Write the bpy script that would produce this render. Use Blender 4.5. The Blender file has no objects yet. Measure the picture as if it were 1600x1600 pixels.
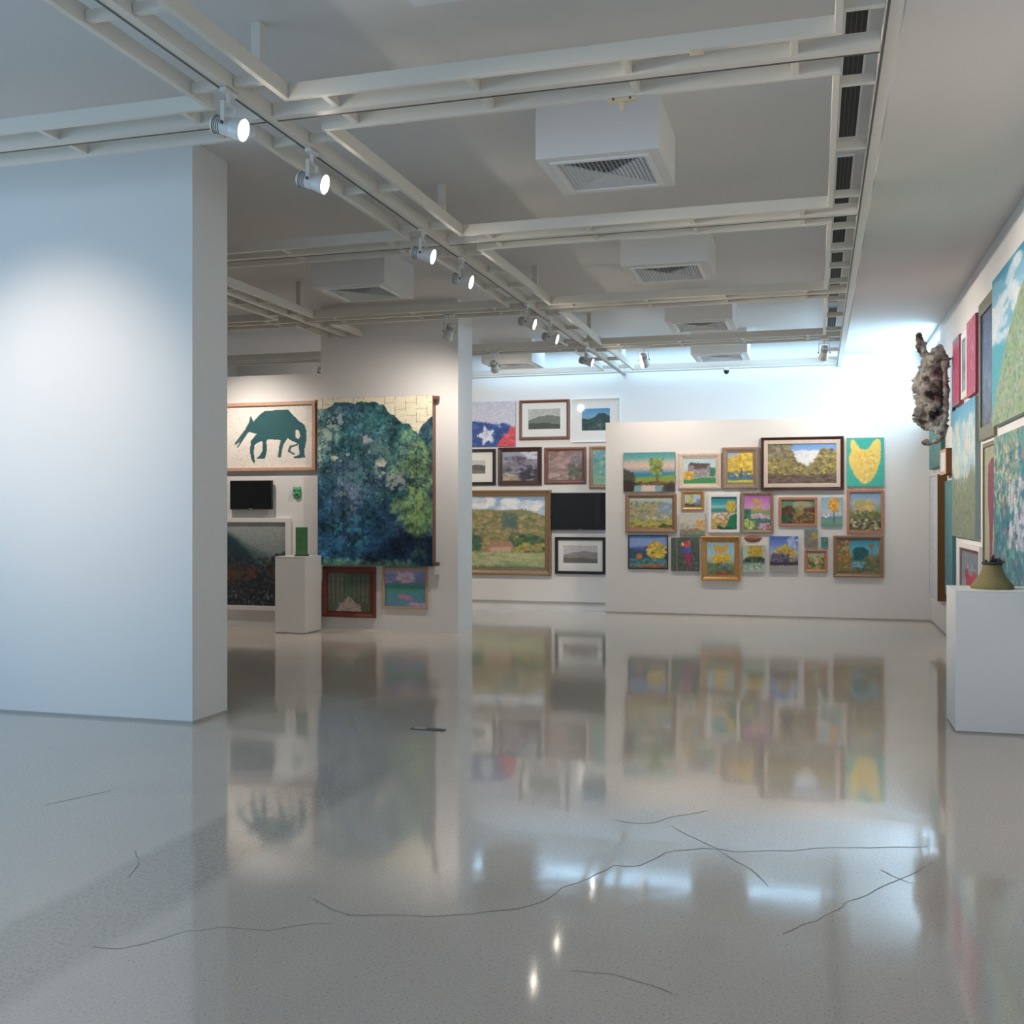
import bpy, bmesh, math, random
import numpy as np
from mathutils import Vector, Matrix
random.seed(7)
SC = bpy.context.scene
COL = SC.collection
# ------------------------------------------------------------------ camera
H0 = 1.5                                   # eye height
FPX = 1645.0                               # focal length in pixels of a 1600 px frame
YAW = math.atan2(475.0, FPX)
cam_d = bpy.data.cameras.new('camera'); cam_d.sensor_width = 36; cam_d.lens = 36*FPX/1600
cam_d.clip_end = 200
cam = bpy.data.objects.new('camera', cam_d); COL.objects.link(cam)
cam.location = (0, 0, H0); cam.rotation_euler = (math.pi/2, 0, YAW)
SC.camera = cam
# ------------------------------------------------------------------ world, exposure
SC.view_settings.view_transform = 'Standard'; SC.view_settings.look = 'None'
SC.view_settings.exposure = 0.0; SC.view_settings.gamma = 1; SC.view_settings.use_curve_mapping = False
W = bpy.data.worlds.new('sky'); SC.world = W; W.use_nodes = True
bg = W.node_tree.nodes['Background']; bg.inputs[0].default_value = (0.45, 0.68, 1.0, 1); bg.inputs[1].default_value = 1.2
# room heights
RAIL = 2.2125; ZR = H0+RAIL                # underside of the lighting grid
ZC = H0+1.75*H0                            # high ceiling
ZS = H0+1.6*H0                             # lower ceiling along the right wall
ZB = H0+2.277                              # underside of the air conditioning boxes
XW = 1.518                                 # right wall
XS = 0.41                                  # edge of lower ceiling
YA, YC, YP, YB = 6.53, 12.29, 15.45, 16.82 # left partition, tapestry wall, far partition, back wall
XL, YF = -10.0, -3.5
# ------------------------------------------------------------------ daylight and added fill (in the openings)
def area(name, loc, rot, sx, sy, power, color, spread=180):
    l = bpy.data.lights.new(name, 'AREA'); l.shape = 'RECTANGLE'; l.size = sx; l.size_y = sy
    l.energy = power; l.color = color; l.spread = math.radians(spread)
    o = bpy.data.objects.new(name, l); COL.objects.link(o); o.location = loc; o.rotation_euler = rot
    return o
area('rear_window_daylight', (-6.0, YF-0.05, 2.0), (math.radians(90), 0, 0), 6.4, 2.6, 26, (0.50, 0.78, 1.0))
area('rear_warm_fill', (-0.8, YF-0.05, 1.6), (math.radians(90), 0, 0), 2.6, 2.6, 14, (1.0, 0.80, 0.64))  # warm fill lamp added in the unseen rear opening
area('left_window_daylight', (XL-0.05, 1.2, 2.0), (0, math.radians(-90), 0), 2.6, 6.4, 178, (0.42, 0.72, 1.0))
area('clerestory_daylight', (XW+0.22, 15.55, 3.34), (0, math.radians(90), 0), 0.96, 2.25, 105, (0.50, 0.77, 1.0))
area('added_skylight', (-2.55, 16.18, ZC+.12), (0, 0, 0), 5.6, 0.88, 54, (0.46, 0.75, 1.0))  # skylight added to broaden the cool glow on the back wall
SPOT_W = 150

# ------------------------------------------------------------------ helpers
def ray(u, v):
    a = (u-800)/FPX; b = (800-v)/FPX
    return Vector((a*math.cos(YAW)-math.sin(YAW), math.cos(YAW)+a*math.sin(YAW), b))
def on_y(u, v, Y):
    d = ray(u, v); t = Y/d.y; return Vector((d.x*t, Y, H0+d.z*t))
def on_x(u, v, X):
    d = ray(u, v); t = X/d.x; return Vector((X, d.y*t, H0+d.z*t))
def on_z(u, v, Z):
    d = ray(u, v); t = (Z-H0)/d.z; return Vector((d.x*t, d.y*t, Z))

def tag(o, label=None, cat=None, group=None, kind=None):
    if label: o['label'] = label
    if cat: o['category'] = cat
    if group: o['group'] = group
    if kind: o['kind'] = kind
    return o
def empty(name, loc=(0, 0, 0), rz=0.0):
    o = bpy.data.objects.new(name, None); COL.objects.link(o); o.location = loc; o.rotation_euler = (0, 0, rz)
    o.empty_display_size = 0.05
    return o
def mesh_obj(name, bm, mat, parent=None, loc=None, smooth=False):
    me = bpy.data.meshes.new(name)
    bmesh.ops.recalc_face_normals(bm, faces=bm.faces[:])
    bm.to_mesh(me); bm.free()
    if smooth:
        for p in me.polygons: p.use_smooth = True
    me.materials.append(mat)
    o = bpy.data.objects.new(name, me); COL.objects.link(o)
    if loc is not None: o.location = loc
    if parent: o.parent = parent
    return o
def bx(bm, x0, y0, z0, x1, y1, z1, bev=0.0):
    r = bmesh.ops.create_cube(bm, size=1.0)
    vs = r['verts']
    for v in vs:
        v.co = Vector(((x0+x1)/2+v.co.x*(x1-x0), (y0+y1)/2+v.co.y*(y1-y0), (z0+z1)/2+v.co.z*(z1-z0)))
    if bev > 0:
        es = list({e for v in vs for e in v.link_edges})
        bmesh.ops.bevel(bm, geom=es, offset=bev, segments=2, affect='EDGES', profile=0.6)
    return bm
def box_obj(name, a, b, mat, parent=None, bev=0.0):
    bm = bmesh.new(); bx(bm, *a, *b, bev); return mesh_obj(name, bm, mat, parent)
def cyl(bm, p0, p1, r0, r1=None, seg=20, caps=True):
    p0 = Vector(p0); p1 = Vector(p1); d = p1-p0; r1 = r0 if r1 is None else r1
    m = Matrix.Translation((p0+p1)/2) @ d.to_track_quat('Z', 'Y').to_matrix().to_4x4()
    bmesh.ops.create_cone(bm, cap_ends=caps, segments=seg, radius1=r0, radius2=r1, depth=d.length, matrix=m)
def lathe(bm, prof, seg=28, mat4=None):
    rings = []
    for (r, z) in prof:
        ring = []
        for i in range(seg):
            a = 2*math.pi*i/seg
            p = Vector((r*math.cos(a), r*math.sin(a), z))
            ring.append(bm.verts.new(mat4 @ p if mat4 else p))
        rings.append(ring)
    for a, b in zip(rings, rings[1:]):
        for i in range(seg):
            j = (i+1) % seg
            bm.faces.new((a[i], a[j], b[j], b[i]))
    if prof[0][0] > 1e-6: bm.faces.new(rings[0])
    if prof[-1][0] > 1e-6: bm.faces.new(rings[-1])

# ------------------------------------------------------------------ materials
def s2l(c):
    return tuple(((x/12.92) if x <= 0.04045 else ((x+0.055)/1.055)**2.4) for x in c)
def hexc(h):
    h = h.lstrip('#'); return tuple(int(h[i:i+2], 16)/255 for i in (0, 2, 4))
def mat(name, col, rough=0.6, metal=0.0, bump=0.0, scale=40.0, var=0.0, emis=None, es=0.0, coat=0.0):
    m = bpy.data.materials.new(name); m.use_nodes = True; nt = m.node_tree
    b = nt.nodes['Principled BSDF']
    b.inputs['Base Color'].default_value = (*col, 1); b.inputs['Roughness'].default_value = rough
    b.inputs['Metallic'].default_value = metal
    if coat: b.inputs['Coat Weight'].default_value = coat
    tc = nt.nodes.new('ShaderNodeTexCoord'); n = nt.nodes.new('ShaderNodeTexNoise')
    n.inputs['Scale'].default_value = scale; n.inputs['Detail'].default_value = 6
    nt.links.new(tc.outputs['Object'], n.inputs['Vector'])
    if var > 0:
        mx = nt.nodes.new('ShaderNodeMix'); mx.data_type = 'RGBA'
        mx.inputs[6].default_value = (*[c*(1-var) for c in col], 1); mx.inputs[7].default_value = (*[min(1, c*(1+var)) for c in col], 1)
        nt.links.new(n.outputs['Fac'], mx.inputs[0]); nt.links.new(mx.outputs[2], b.inputs['Base Color'])
    if bump > 0:
        bp = nt.nodes.new('ShaderNodeBump'); bp.inputs['Strength'].default_value = bump; bp.inputs['Distance'].default_value = 0.002
        nt.links.new(n.outputs['Fac'], bp.inputs['Height']); nt.links.new(bp.outputs['Normal'], b.inputs['Normal'])
    if emis:
        b.inputs['Emission Color'].default_value = (*emis, 1); b.inputs['Emission Strength'].default_value = es
    return m
M = {}
M['wall'] = mat('white_wall_paint', (0.80, 0.79, 0.775), 0.55, bump=0.12, scale=120, var=0.012)
M['ceiling'] = mat('ceiling_paint', (0.72, 0.71, 0.695), 0.7, bump=0.15, scale=60, var=0.02)
M['rail'] = mat('cream_rail_paint', (0.74, 0.70, 0.625), 0.38, var=0.02, scale=20)
M['rail_dark'] = mat('track_slot', (0.09, 0.09, 0.085), 0.5)
M['lamp_body'] = mat('lamp_white_enamel', (0.74, 0.73, 0.70), 0.35)
M['lamp_dark'] = mat('lamp_dark_plastic', (0.10, 0.10, 0.10), 0.5)
M['lens'] = mat('lamp_lens_lit', (1, 1, 1), 0.3, emis=(1.0, 0.90, 0.78), es=70)
M['box'] = mat('plaster_box_paint', (0.80, 0.79, 0.78), 0.55, bump=0.05, scale=80)
M['grille'] = mat('grille_enamel', (0.66, 0.67, 0.67), 0.4)
M['cavity'] = mat('vent_cavity', (0.05, 0.048, 0.045), 0.8)
M['pedestal'] = mat('white_plinth_paint', (0.80, 0.79, 0.78), 0.42, var=0.015, scale=15)
M['tv'] = mat('tv_black_gloss', (0.006, 0.007, 0.009), 0.18, coat=0.3)
M['tv_case'] = mat('tv_black_plastic', (0.012, 0.012, 0.014), 0.4)
M['glass'] = None
M['brass'] = mat('cream_fitting', (0.72, 0.6, 0.42), 0.4)
M['skirt'] = mat('skirting_line', (0.42, 0.41, 0.40), 0.6)
def wood(name, c1, c2, rough=0.4, metal=0.0):
    m = bpy.data.materials.new(name); m.use_nodes = True; nt = m.node_tree; b = nt.nodes['Principled BSDF']
    tc = nt.nodes.new('ShaderNodeTexCoord'); mp = nt.nodes.new('ShaderNodeMapping'); mp.inputs['Scale'].default_value = (30, 30, 6)
    n = nt.nodes.new('ShaderNodeTexNoise'); n.inputs['Scale'].default_value = 3; n.inputs['Detail'].default_value = 8; n.inputs['Distortion'].default_value = 1.5
    r = nt.nodes.new('ShaderNodeValToRGB'); r.color_ramp.elements[0].position = .35; r.color_ramp.elements[1].position = .65
    r.color_ramp.elements[0].color = (*c1, 1); r.color_ramp.elements[1].color = (*c2, 1)
    nt.links.new(tc.outputs['Object'], mp.inputs[0]); nt.links.new(mp.outputs[0], n.inputs['Vector'])
    nt.links.new(n.outputs['Fac'], r.inputs[0]); nt.links.new(r.outputs[0], b.inputs['Base Color'])
    b.inputs['Roughness'].default_value = rough; b.inputs['Metallic'].default_value = metal
    return m
M['mahogany'] = wood('mahogany_frame', (0.10, 0.02, 0.012), (0.19, 0.045, 0.025))
M['redbrown'] = wood('red_brown_frame', (0.13, 0.05, 0.035), (0.22, 0.09, 0.06))
M['darkbrown'] = wood('dark_brown_frame', (0.045, 0.022, 0.018), (0.09, 0.04, 0.03), 0.3)
M['brown'] = wood('brown_frame', (0.26, 0.145, 0.08), (0.38, 0.22, 0.13))
M['greybrown'] = wood('weathered_brown_frame', (0.27, 0.185, 0.125), (0.38, 0.27, 0.19))
M['gold'] = wood('gold_frame', (0.42, 0.22, 0.07), (0.60, 0.34, 0.13), 0.35, 0.25)
M['oldgold'] = wood('old_gold_frame', (0.22, 0.14, 0.075), (0.34, 0.23, 0.13), 0.4, 0.2)
M['copper'] = wood('copper_wood_frame', (0.42, 0.17, 0.09), (0.58, 0.27, 0.15), 0.4)
M['palewood'] = wood('pale_wood_frame', (0.52, 0.30, 0.20), (0.66, 0.42, 0.30), 0.4)
M['blond'] = wood('blond_wood_frame', (0.50, 0.30, 0.15), (0.64, 0.42, 0.24), 0.45)
M['cream'] = wood('cream_frame', (0.62, 0.50, 0.40), (0.74, 0.62, 0.52), 0.5)
M['black'] = mat('black_frame', (0.018, 0.018, 0.022), 0.3)
M['white'] = mat('white_frame', (0.82, 0.81, 0.80), 0.4)
M['matboard'] = mat('mat_board', (0.84, 0.84, 0.80), 0.8)
M['canvas_edge'] = mat('canvas_edge', (0.45, 0.42, 0.38), 0.8)
M['olive'] = wood('olive_frame', (0.14, 0.13, 0.085), (0.22, 0.21, 0.14))
def glass_mat():
    m = bpy.data.materials.new('picture_glass'); m.use_nodes = True; nt = m.node_tree
    for n in list(nt.nodes):
        if n.type == 'BSDF_PRINCIPLED': nt.nodes.remove(n)
    out = nt.nodes['Material Output']
    t = nt.nodes.new('ShaderNodeBsdfTransparent'); g = nt.nodes.new('ShaderNodeBsdfGlossy'); g.inputs['Roughness'].default_value = 0.03
    lw = nt.nodes.new('ShaderNodeLayerWeight'); lw.inputs['Blend'].default_value = .5
    pw = nt.nodes.new('ShaderNodeMath'); pw.operation = 'POWER'; pw.inputs[1].default_value = 5; nt.links.new(lw.outputs['Facing'], pw.inputs[0])
    f = nt.nodes.new('ShaderNodeMath'); f.operation = 'MULTIPLY_ADD'; f.inputs[1].default_value = .9; f.inputs[2].default_value = .03; nt.links.new(pw.outputs[0], f.inputs[0])
    mx = nt.nodes.new('ShaderNodeMixShader')
    nt.links.new(f.outputs[0], mx.inputs[0]); nt.links.new(t.outputs[0], mx.inputs[1]); nt.links.new(g.outputs[0], mx.inputs[2])
    nt.links.new(mx.outputs[0], out.inputs['Surface'])
    return m
M['glass'] = glass_mat()
def paint_mat(name, rough=0.5, spec=0.4):
    m = bpy.data.materials.new(name); m.use_nodes = True; nt = m.node_tree; b = nt.nodes['Principled BSDF']
    at = nt.nodes.new('ShaderNodeAttribute'); at.attribute_name = 'paint'
    tc = nt.nodes.new('ShaderNodeTexCoord'); n = nt.nodes.new('ShaderNodeTexNoise'); n.inputs['Scale'].default_value = 70; n.inputs['Detail'].default_value = 5
    bp = nt.nodes.new('ShaderNodeBump'); bp.inputs['Strength'].default_value = 0.35; bp.inputs['Distance'].default_value = 0.003
    nt.links.new(tc.outputs['Object'], n.inputs['Vector']); nt.links.new(n.outputs['Fac'], bp.inputs['Height'])
    nt.links.new(bp.outputs['Normal'], b.inputs['Normal']); nt.links.new(at.outputs['Color'], b.inputs['Base Color'])
    b.inputs['Roughness'].default_value = rough; b.inputs['Specular IOR Level'].default_value = spec
    return m
M['oil'] = paint_mat('oil_paint', 0.48); M['print'] = paint_mat('printed_paper', 0.75, 0.2)

def floor_mat():
    m = bpy.data.materials.new('polished_terrazzo'); m.use_nodes = True; nt = m.node_tree; L = nt.links
    b = nt.nodes['Principled BSDF']
    N = lambda t: nt.nodes.new(t)
    tc = N('ShaderNodeTexCoord')
    def noise(scale, detail=4, dist=0.0, rough=.55):
        n = N('ShaderNodeTexNoise'); n.inputs['Scale'].default_value = scale; n.inputs['Detail'].default_value = detail
        n.inputs['Distortion'].default_value = dist; n.inputs['Roughness'].default_value = rough
        L.new(tc.outputs['Object'], n.inputs['Vector']); return n
    def ramp(src, stops):
        r = N('ShaderNodeValToRGB'); cr = r.color_ramp
        while len(cr.elements) < len(stops): cr.elements.new(0.5)
        for e, (p, c) in zip(cr.elements, stops): e.position = p; e.color = (*c, 1) if len(c) == 3 else c
        L.new(src, r.inputs[0]); return r
    def mix(f, a, bb, mode='MIX'):
        x = N('ShaderNodeMix'); x.data_type = 'RGBA'; x.blend_type = mode
        if isinstance(f, float): x.inputs[0].default_value = f
        else: L.new(f, x.inputs[0])
        L.new(a, x.inputs[6]); L.new(bb, x.inputs[7]); return x.outputs[2]
    big = ramp(noise(0.55, 5, .6).outputs['Fac'], [(0.3, (.63, .555, .48)), (0.7, (.69, .615, .54))])
    chips = ramp(noise(95, 3, .2, .7).outputs['Fac'], [(0.30, (.62, .61, .60)), (0.44, (.96, .96, .96)), (0.58, (1.0, 1.0, 1.0)), (0.70, (1.10, 1.09, 1.07))])
    v = N('ShaderNodeTexVoronoi'); v.inputs['Scale'].default_value = 34; L.new(tc.outputs['Object'], v.inputs['Vector'])
    dots = ramp(v.outputs['Distance'], [(0.0, (.45, .43, .42)), (0.085, (.62, .6, .59)), (0.13, (1, 1, 1))])
    gate = ramp(noise(14, 2).outputs['Fac'], [(0.5, (0, 0, 0)), (0.62, (1, 1, 1))])
    white = N('ShaderNodeRGB'); white.outputs[0].default_value = (1, 1, 1, 1)
    d2 = mix(gate.outputs[0], white.outputs[0], dots.outputs[0])
    c = mix(1.0, big.outputs[0], chips.outputs[0], 'MULTIPLY'); c = mix(1.0, c, d2, 'MULTIPLY')
    # darker speckled strip: x -2.80 .. -2.34, y < 5.6
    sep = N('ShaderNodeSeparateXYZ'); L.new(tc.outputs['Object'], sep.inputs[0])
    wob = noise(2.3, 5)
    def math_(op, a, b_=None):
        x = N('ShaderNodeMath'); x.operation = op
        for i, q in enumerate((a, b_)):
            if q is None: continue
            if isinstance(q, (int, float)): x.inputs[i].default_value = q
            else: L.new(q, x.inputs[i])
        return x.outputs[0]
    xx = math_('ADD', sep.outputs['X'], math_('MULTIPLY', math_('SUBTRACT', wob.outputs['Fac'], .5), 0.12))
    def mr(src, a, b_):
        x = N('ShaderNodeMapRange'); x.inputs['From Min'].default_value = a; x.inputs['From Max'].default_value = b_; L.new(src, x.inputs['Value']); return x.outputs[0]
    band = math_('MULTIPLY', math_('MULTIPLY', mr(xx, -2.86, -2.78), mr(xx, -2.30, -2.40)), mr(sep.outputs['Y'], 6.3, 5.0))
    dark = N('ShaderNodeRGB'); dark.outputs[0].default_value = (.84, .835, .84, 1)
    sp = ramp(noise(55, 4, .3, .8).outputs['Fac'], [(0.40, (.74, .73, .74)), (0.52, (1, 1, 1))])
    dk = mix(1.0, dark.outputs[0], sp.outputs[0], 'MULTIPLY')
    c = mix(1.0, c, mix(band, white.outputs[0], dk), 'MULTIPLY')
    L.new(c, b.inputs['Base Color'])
    rr = ramp(noise(3.0, 5, .4).outputs['Fac'], [(0.3, (.055,)*3), (0.7, (.10,)*3)])
    L.new(rr.outputs[0], b.inputs['Roughness'])
    b.inputs['IOR'].default_value = 1.52
    bp = N('ShaderNodeBump'); bp.inputs['Strength'].default_value = 0.22; bp.inputs['Distance'].default_value = 0.004
    L.new(noise(2.2, 2, .5, .4).outputs['Fac'], bp.inputs['Height'])
    L.new(bp.outputs['Normal'], b.inputs['Normal'])
    b.inputs['Coat Weight'].default_value = 0.15; b.inputs['Coat Roughness'].default_value = 0.05
    L.new(bp.outputs['Normal'], b.inputs['Coat Normal'])
    return m
M['floor'] = floor_mat()

# ------------------------------------------------------------------ room shell
def struct(name, boxes, m, parent=None):
    bm = bmesh.new()
    for b in boxes: bx(bm, *b)
    o = mesh_obj(name, bm, m, parent)
    o['kind'] = 'structure'
    return o
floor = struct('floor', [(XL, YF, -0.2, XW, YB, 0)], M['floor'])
struct('ceiling', [(XL, YF, ZC, XS, 15.72, ZC+0.2), (XL, 15.72, ZC, -5.4, 16.64, ZC+.2), (.30, 15.72, ZC, XS, 16.64, ZC+.2), (XL, 16.64, ZC, XS, YB, ZC+0.2)], M['ceiling'])
lowc = struct('ceiling_lower', [(XS, YF, ZS, XW, YB, ZC+0.2)], M['ceiling'])
# right wall with the clerestory opening at its far end
struct('wall_right', [(XW, YF, -0.2, XW+.3, 14.42, ZC+.2), (XW, 14.42, -0.2, XW+.3, YB+.3, 2.86), (XW, 14.42, 3.82, XW+.3, YB+.3, ZC+.2),
                      (XW, 16.68, 2.86, XW+.3, YB+.3, 3.82)], M['wall'])
struct('wall_back', [(XL-.3, YB, -0.2, XW, YB+.3, ZC+.2)], M['wall'])
struct('wall_left', [(XL-.3, YF, -0.2, XL, -2.0, ZC+.2), (XL-.3, -2.0, -.2, XL, 4.4, .7), (XL-.3, -2.0, 3.3, XL, 4.4, ZC+.2), (XL-.3, 4.4, -.2, XL, YB, ZC+.2)], M['wall'])
# rear wall (behind the camera) with window and door openings
struct('wall_rear', [(XL-.3, YF-.3, -.2, -9.2, YF, ZC+.2), (-9.2, YF-.3, -.2, -2.8, YF, .7), (-9.2, YF-.3, 3.3, -2.8, YF, ZC+.2),
                     (-2.8, YF-.3, -.2, -2.1, YF, ZC+.2), (-2.1, YF-.3, 2.9, 0.5, YF, ZC+.2), (0.5, YF-.3, -.2, XW+.3, YF, ZC+.2), (-2.1, YF-.3, -.2, .5, YF, 0.3)], M['wall'])
def window(name, axis, a0, a1, z0, z1, pos, nd):
    w = empty(name, (0, 0, 0)); w['kind'] = 'structure'
    bm = bmesh.new(); t = .05
    def seg(p0, q0, p1, q1):
        if axis == 'y': bx(bm, pos, p0, q0, pos+.06, p1, q1)
        else: bx(bm, p0, pos-.06, q0, p1, pos, q1)
    seg(a0, z0, a1, z0+t); seg(a0, z1-t, a1, z1); seg(a0, z0+t, a0+t, z1-t); seg(a1-t, z0+t, a1, z1-t)
    for i in range(1, nd):
        c = a0+(a1-a0)*i/nd; seg(c-t/2, z0+t, c+t/2, z1-t)
    mesh_obj('window_frame', bm, M['white'], w)
    bm = bmesh.new()
    if axis == 'y': bx(bm, pos+.02, a0+t, z0+t, pos+.028, a1-t, z1-t)
    else: bx(bm, a0+t, pos-.03, z0+t, a1-t, pos-.022, z1-t)
    mesh_obj('pane', bm, M['glass'], w)
    return w
window('window_1', 'y', 14.42, 16.68, 2.86, 3.82, XW+.1, 2)
window('window_4', 'y', -2.0, 4.4, .7, 3.3, XL-.16, 4)
window('window_2', 'x', -9.2, -2.8, .7, 3.3, YF-.1, 4)
window('window_3', 'x', -2.1, .5, .3, 2.9, YF-.1, 2)
# free-standing partitions
XA = -4.24
struct('wall_partition_left', [(XL, YA, 0, XA, YA+.46, ZC)], M['wall'])
struct('wall_tapestry', [(XL, YC, 0, -6.10, YC+.55, H0+1.187*H0), (-6.10, YC, 0, XA, YC+.55, ZC)], M['wall'])
struct('wall_partition_far', [(-3.01, YP, 0, XW, YP+.2, 2.83)], M['wall'])
# thin shadow-gap skirtings
struct('baseboard_back', [(XL, YB-.012, 0, XW, YB, .03)], M['skirt'])
struct('baseboard_far', [(-3.01, YP-.008, 0, XW, YP, .022)], M['skirt'])
struct('baseboard_left', [(XL, YA-.006, 0, XA+.006, YA, .018), (XA, YA, 0, XA+.006, YA+.46, .018)], M['skirt'])
struct('baseboard_right', [(XW-.006, YF, 0, XW, YP-.008, .02)], M['skirt'])

# ------------------------------------------------------------------ hairline cracks in the floor
crack_m = mat('crack_dirt', (0.26, 0.225, 0.19), 0.6)
def crack(pts, w=0.004):
    bm = bmesh.new(); P = []
    for (u, v) in pts: P.append(on_z(u, v, 0))
    Q = []
    for a, b in zip(P, P[1:]):
        n = max(2, int((b-a).length/0.06))
        for i in range(n):
            q = a.lerp(b, i/n); Q.append(q+Vector((random.uniform(-.008, .008), random.uniform(-.012, .012), 0)))
    Q.append(P[-1])
    L = []
    for i, q in enumerate(Q):
        d = (Q[min(i+1, len(Q)-1)]-Q[max(i-1, 0)]).normalized(); s = Vector((-d.y, d.x, 0))*w*random.uniform(.25, .6)
        L.append((bm.verts.new(q+s+Vector((0, 0, .0006))), bm.verts.new(q-s+Vector((0, 0, .0006)))))
    for a, b in zip(L, L[1:]): bm.faces.new((a[0], a[1], b[1], b[0]))
    o = mesh_obj('floor_crack', bm, crack_m, floor); return o
crack([(150, 1478), (190, 1482), (225, 1476), (290, 1456), (345, 1450), (420, 1452), (470, 1445), (520, 1443)], .004)
crack([(490, 1404), (520, 1424), (545, 1430), (600, 1428), (670, 1434), (740, 1428), (800, 1421), (850, 1408), (880, 1386), (920, 1372), (960, 1352), (1000, 1353), (1040, 1332), (1100, 1325), (1150, 1330), (1230, 1330), (1320, 1324), (1450, 1323)], .006)
crack([(1050, 1290), (1090, 1312), (1130, 1334), (1165, 1352), (1200, 1385)], .004)
crack([(1220, 1460), (1260, 1445), (1340, 1404), (1390, 1380), (1440, 1358), (1456, 1346)], .005)
crack([(895, 1516), (960, 1524), (1010, 1538), (1050, 1552)], .0035)
crack([(70, 1258), (130, 1245), (175, 1235)], .005)
crack([(200, 1372), (215, 1350), (212, 1330)], .004)
crack([(1380, 1360), (1412, 1376), (1430, 1380)], .004)
crack([(960, 1282), (1010, 1288), (1060, 1275), (1110, 1266)], .005)

# ------------------------------------------------------------------ lighting grid
R = RAIL
BH, BW = 0.085, 0.034
LONG = [(-2.60*R, 'left'), (-1.34*R, 'middle'), (0.15*R, 'right')]
CROSS = [2.41*R, 3.72*R, 5.04*R, 6.30*R, 7.47*R]
HALF = 0.105*R
TW = .036
def track_piece(bm, bmd, axis, c, a0, a1):
    if axis == 'y': bx(bm, c-TW, a0, ZR+.002, c+TW, a1, ZR+.080); bx(bmd, c-TW+.004, a0, ZR-.0005, c-TW+.016, a1, ZR+.0021)
    else: bx(bm, a0, c-TW, ZR+.002, a1, c+TW, ZR+.080); bx(bmd, a0, c+TW-.014, ZR-.0005, a1, c+TW-.002, ZR+.0021)
Y0, Y1 = 0.5, YB-.005
long_x = [c for c, _ in LONG]
# long ladders
def rung_positions(a, b, n=None):
    L = b-a; n = n or max(1, round((L-.3)/.86))
    m = .20
    return [a+m+(L-2*m)*i/n for i in range(n+1)]
grid = empty('ceiling_lighting_grid', (0, 0, 0))
tag(grid, 'cream painted metal lighting grid of ladder-like rails hanging under the whole ceiling', 'lighting grid')
ST = BW/2
for c, side in LONG:
    sides = (-1,) if side == 'right' else (-1, 1)
    spans = [(Y0, CROSS[0]-HALF)]+[(a+HALF, b-HALF) for a, b in zip(CROSS, CROSS[1:])]
    if side == 'left': spans = [(3.0, CROSS[0]-HALF), (YA+.48, CROSS[1]-HALF)]+spans[2:]
    spans = [q for q in spans if q[1]-q[0] > .2]
    for (a, b) in spans:
        for s in sides:
            segs = [(a+ST+.001, b-ST-.001)]
            if side == 'left' and a < YC < b: segs = [(a+ST+.001, YC-.01), (YC+.56, b-ST-.001)]
            for p, q in segs: box_obj('side_bar', (c+s*HALF-ST, p, ZR), (c+s*HALF+ST, q, ZR+BH), M['rail'], grid, .003)
        for y in rung_positions(a, b):
            if side == 'left' and YC-.05 < y < YC+.6: continue
            x0 = c-HALF+ST+.001; x1 = c+HALF-ST-.001 if side != 'right' else c-TW
            box_obj('rung', (x0, y-.018, ZR+.012), (c-TW-.001, y+.018, ZR+.062), M['rail'], grid, .003)
            if side != 'right': box_obj('rung', (c+TW+.001, y-.018, ZR+.012), (x1, y+.018, ZR+.062), M['rail'], grid, .003)
    bm = bmesh.new(); bmd = bmesh.new()
    for a, b in ([(Y0, Y1)] if side != 'left' else [(3.0, CROSS[0]+HALF), (YA+.48, YC-.01), (YC+.56, Y1)]): track_piece(bm, bmd, 'y', c, a, b)
    t = mesh_obj('track', bm, M['rail'], grid); mesh_obj('track_slot', bmd, M['rail_dark'], t)
    for y in CROSS:
        if side == 'right' or (side == 'left' and y > YC): continue
        box_obj('hanger', (c+.055, y-.30, ZR+.065), (c+.11, y-.25, ZC), M['rail'], grid, .003)
for k, y in enumerate(CROSS):
    cells = [(XL+.02, long_x[0]-HALF), (long_x[0]+HALF, long_x[1]-HALF), (long_x[1]+HALF, long_x[2]-HALF)]
    for ci, (a, b) in enumerate(cells):
        for s in (-1, 1):
            if k == 4 and s == 1: continue
            box_obj('side_bar', (a-(ST if ci else 0), y+s*HALF-ST, ZR), (b+ST, y+s*HALF+ST, ZR+BH), M['rail'], grid, .003)
        if k == 4 or ci == 0 and k > 2: continue
        for x in rung_positions(a, b):
            if ci == 0 and x < -7.6: continue
            box_obj('rung', (x-.018, y-HALF+ST+.001, ZR+.012), (x+.018, y-TW-.001, ZR+.062), M['rail'], grid, .003)
            box_obj('rung', (x-.018, y+TW+.001, ZR+.012), (x+.018, y+HALF-ST-.001, ZR+.062), M['rail'], grid, .003)
    bm = bmesh.new(); bmd = bmesh.new()
    cuts = [XL+.02]+[q for c in long_x for q in (c-TW-.002, c+TW+.002)]
    for a, b in ((cuts[0], cuts[1]), (cuts[2], cuts[3]), (cuts[4], cuts[5])): track_piece(bm, bmd, 'x', y, a, b)
    t = mesh_obj('track', bm, M['rail'], grid); mesh_obj('track_slot', bmd, M['rail_dark'], t)

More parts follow.
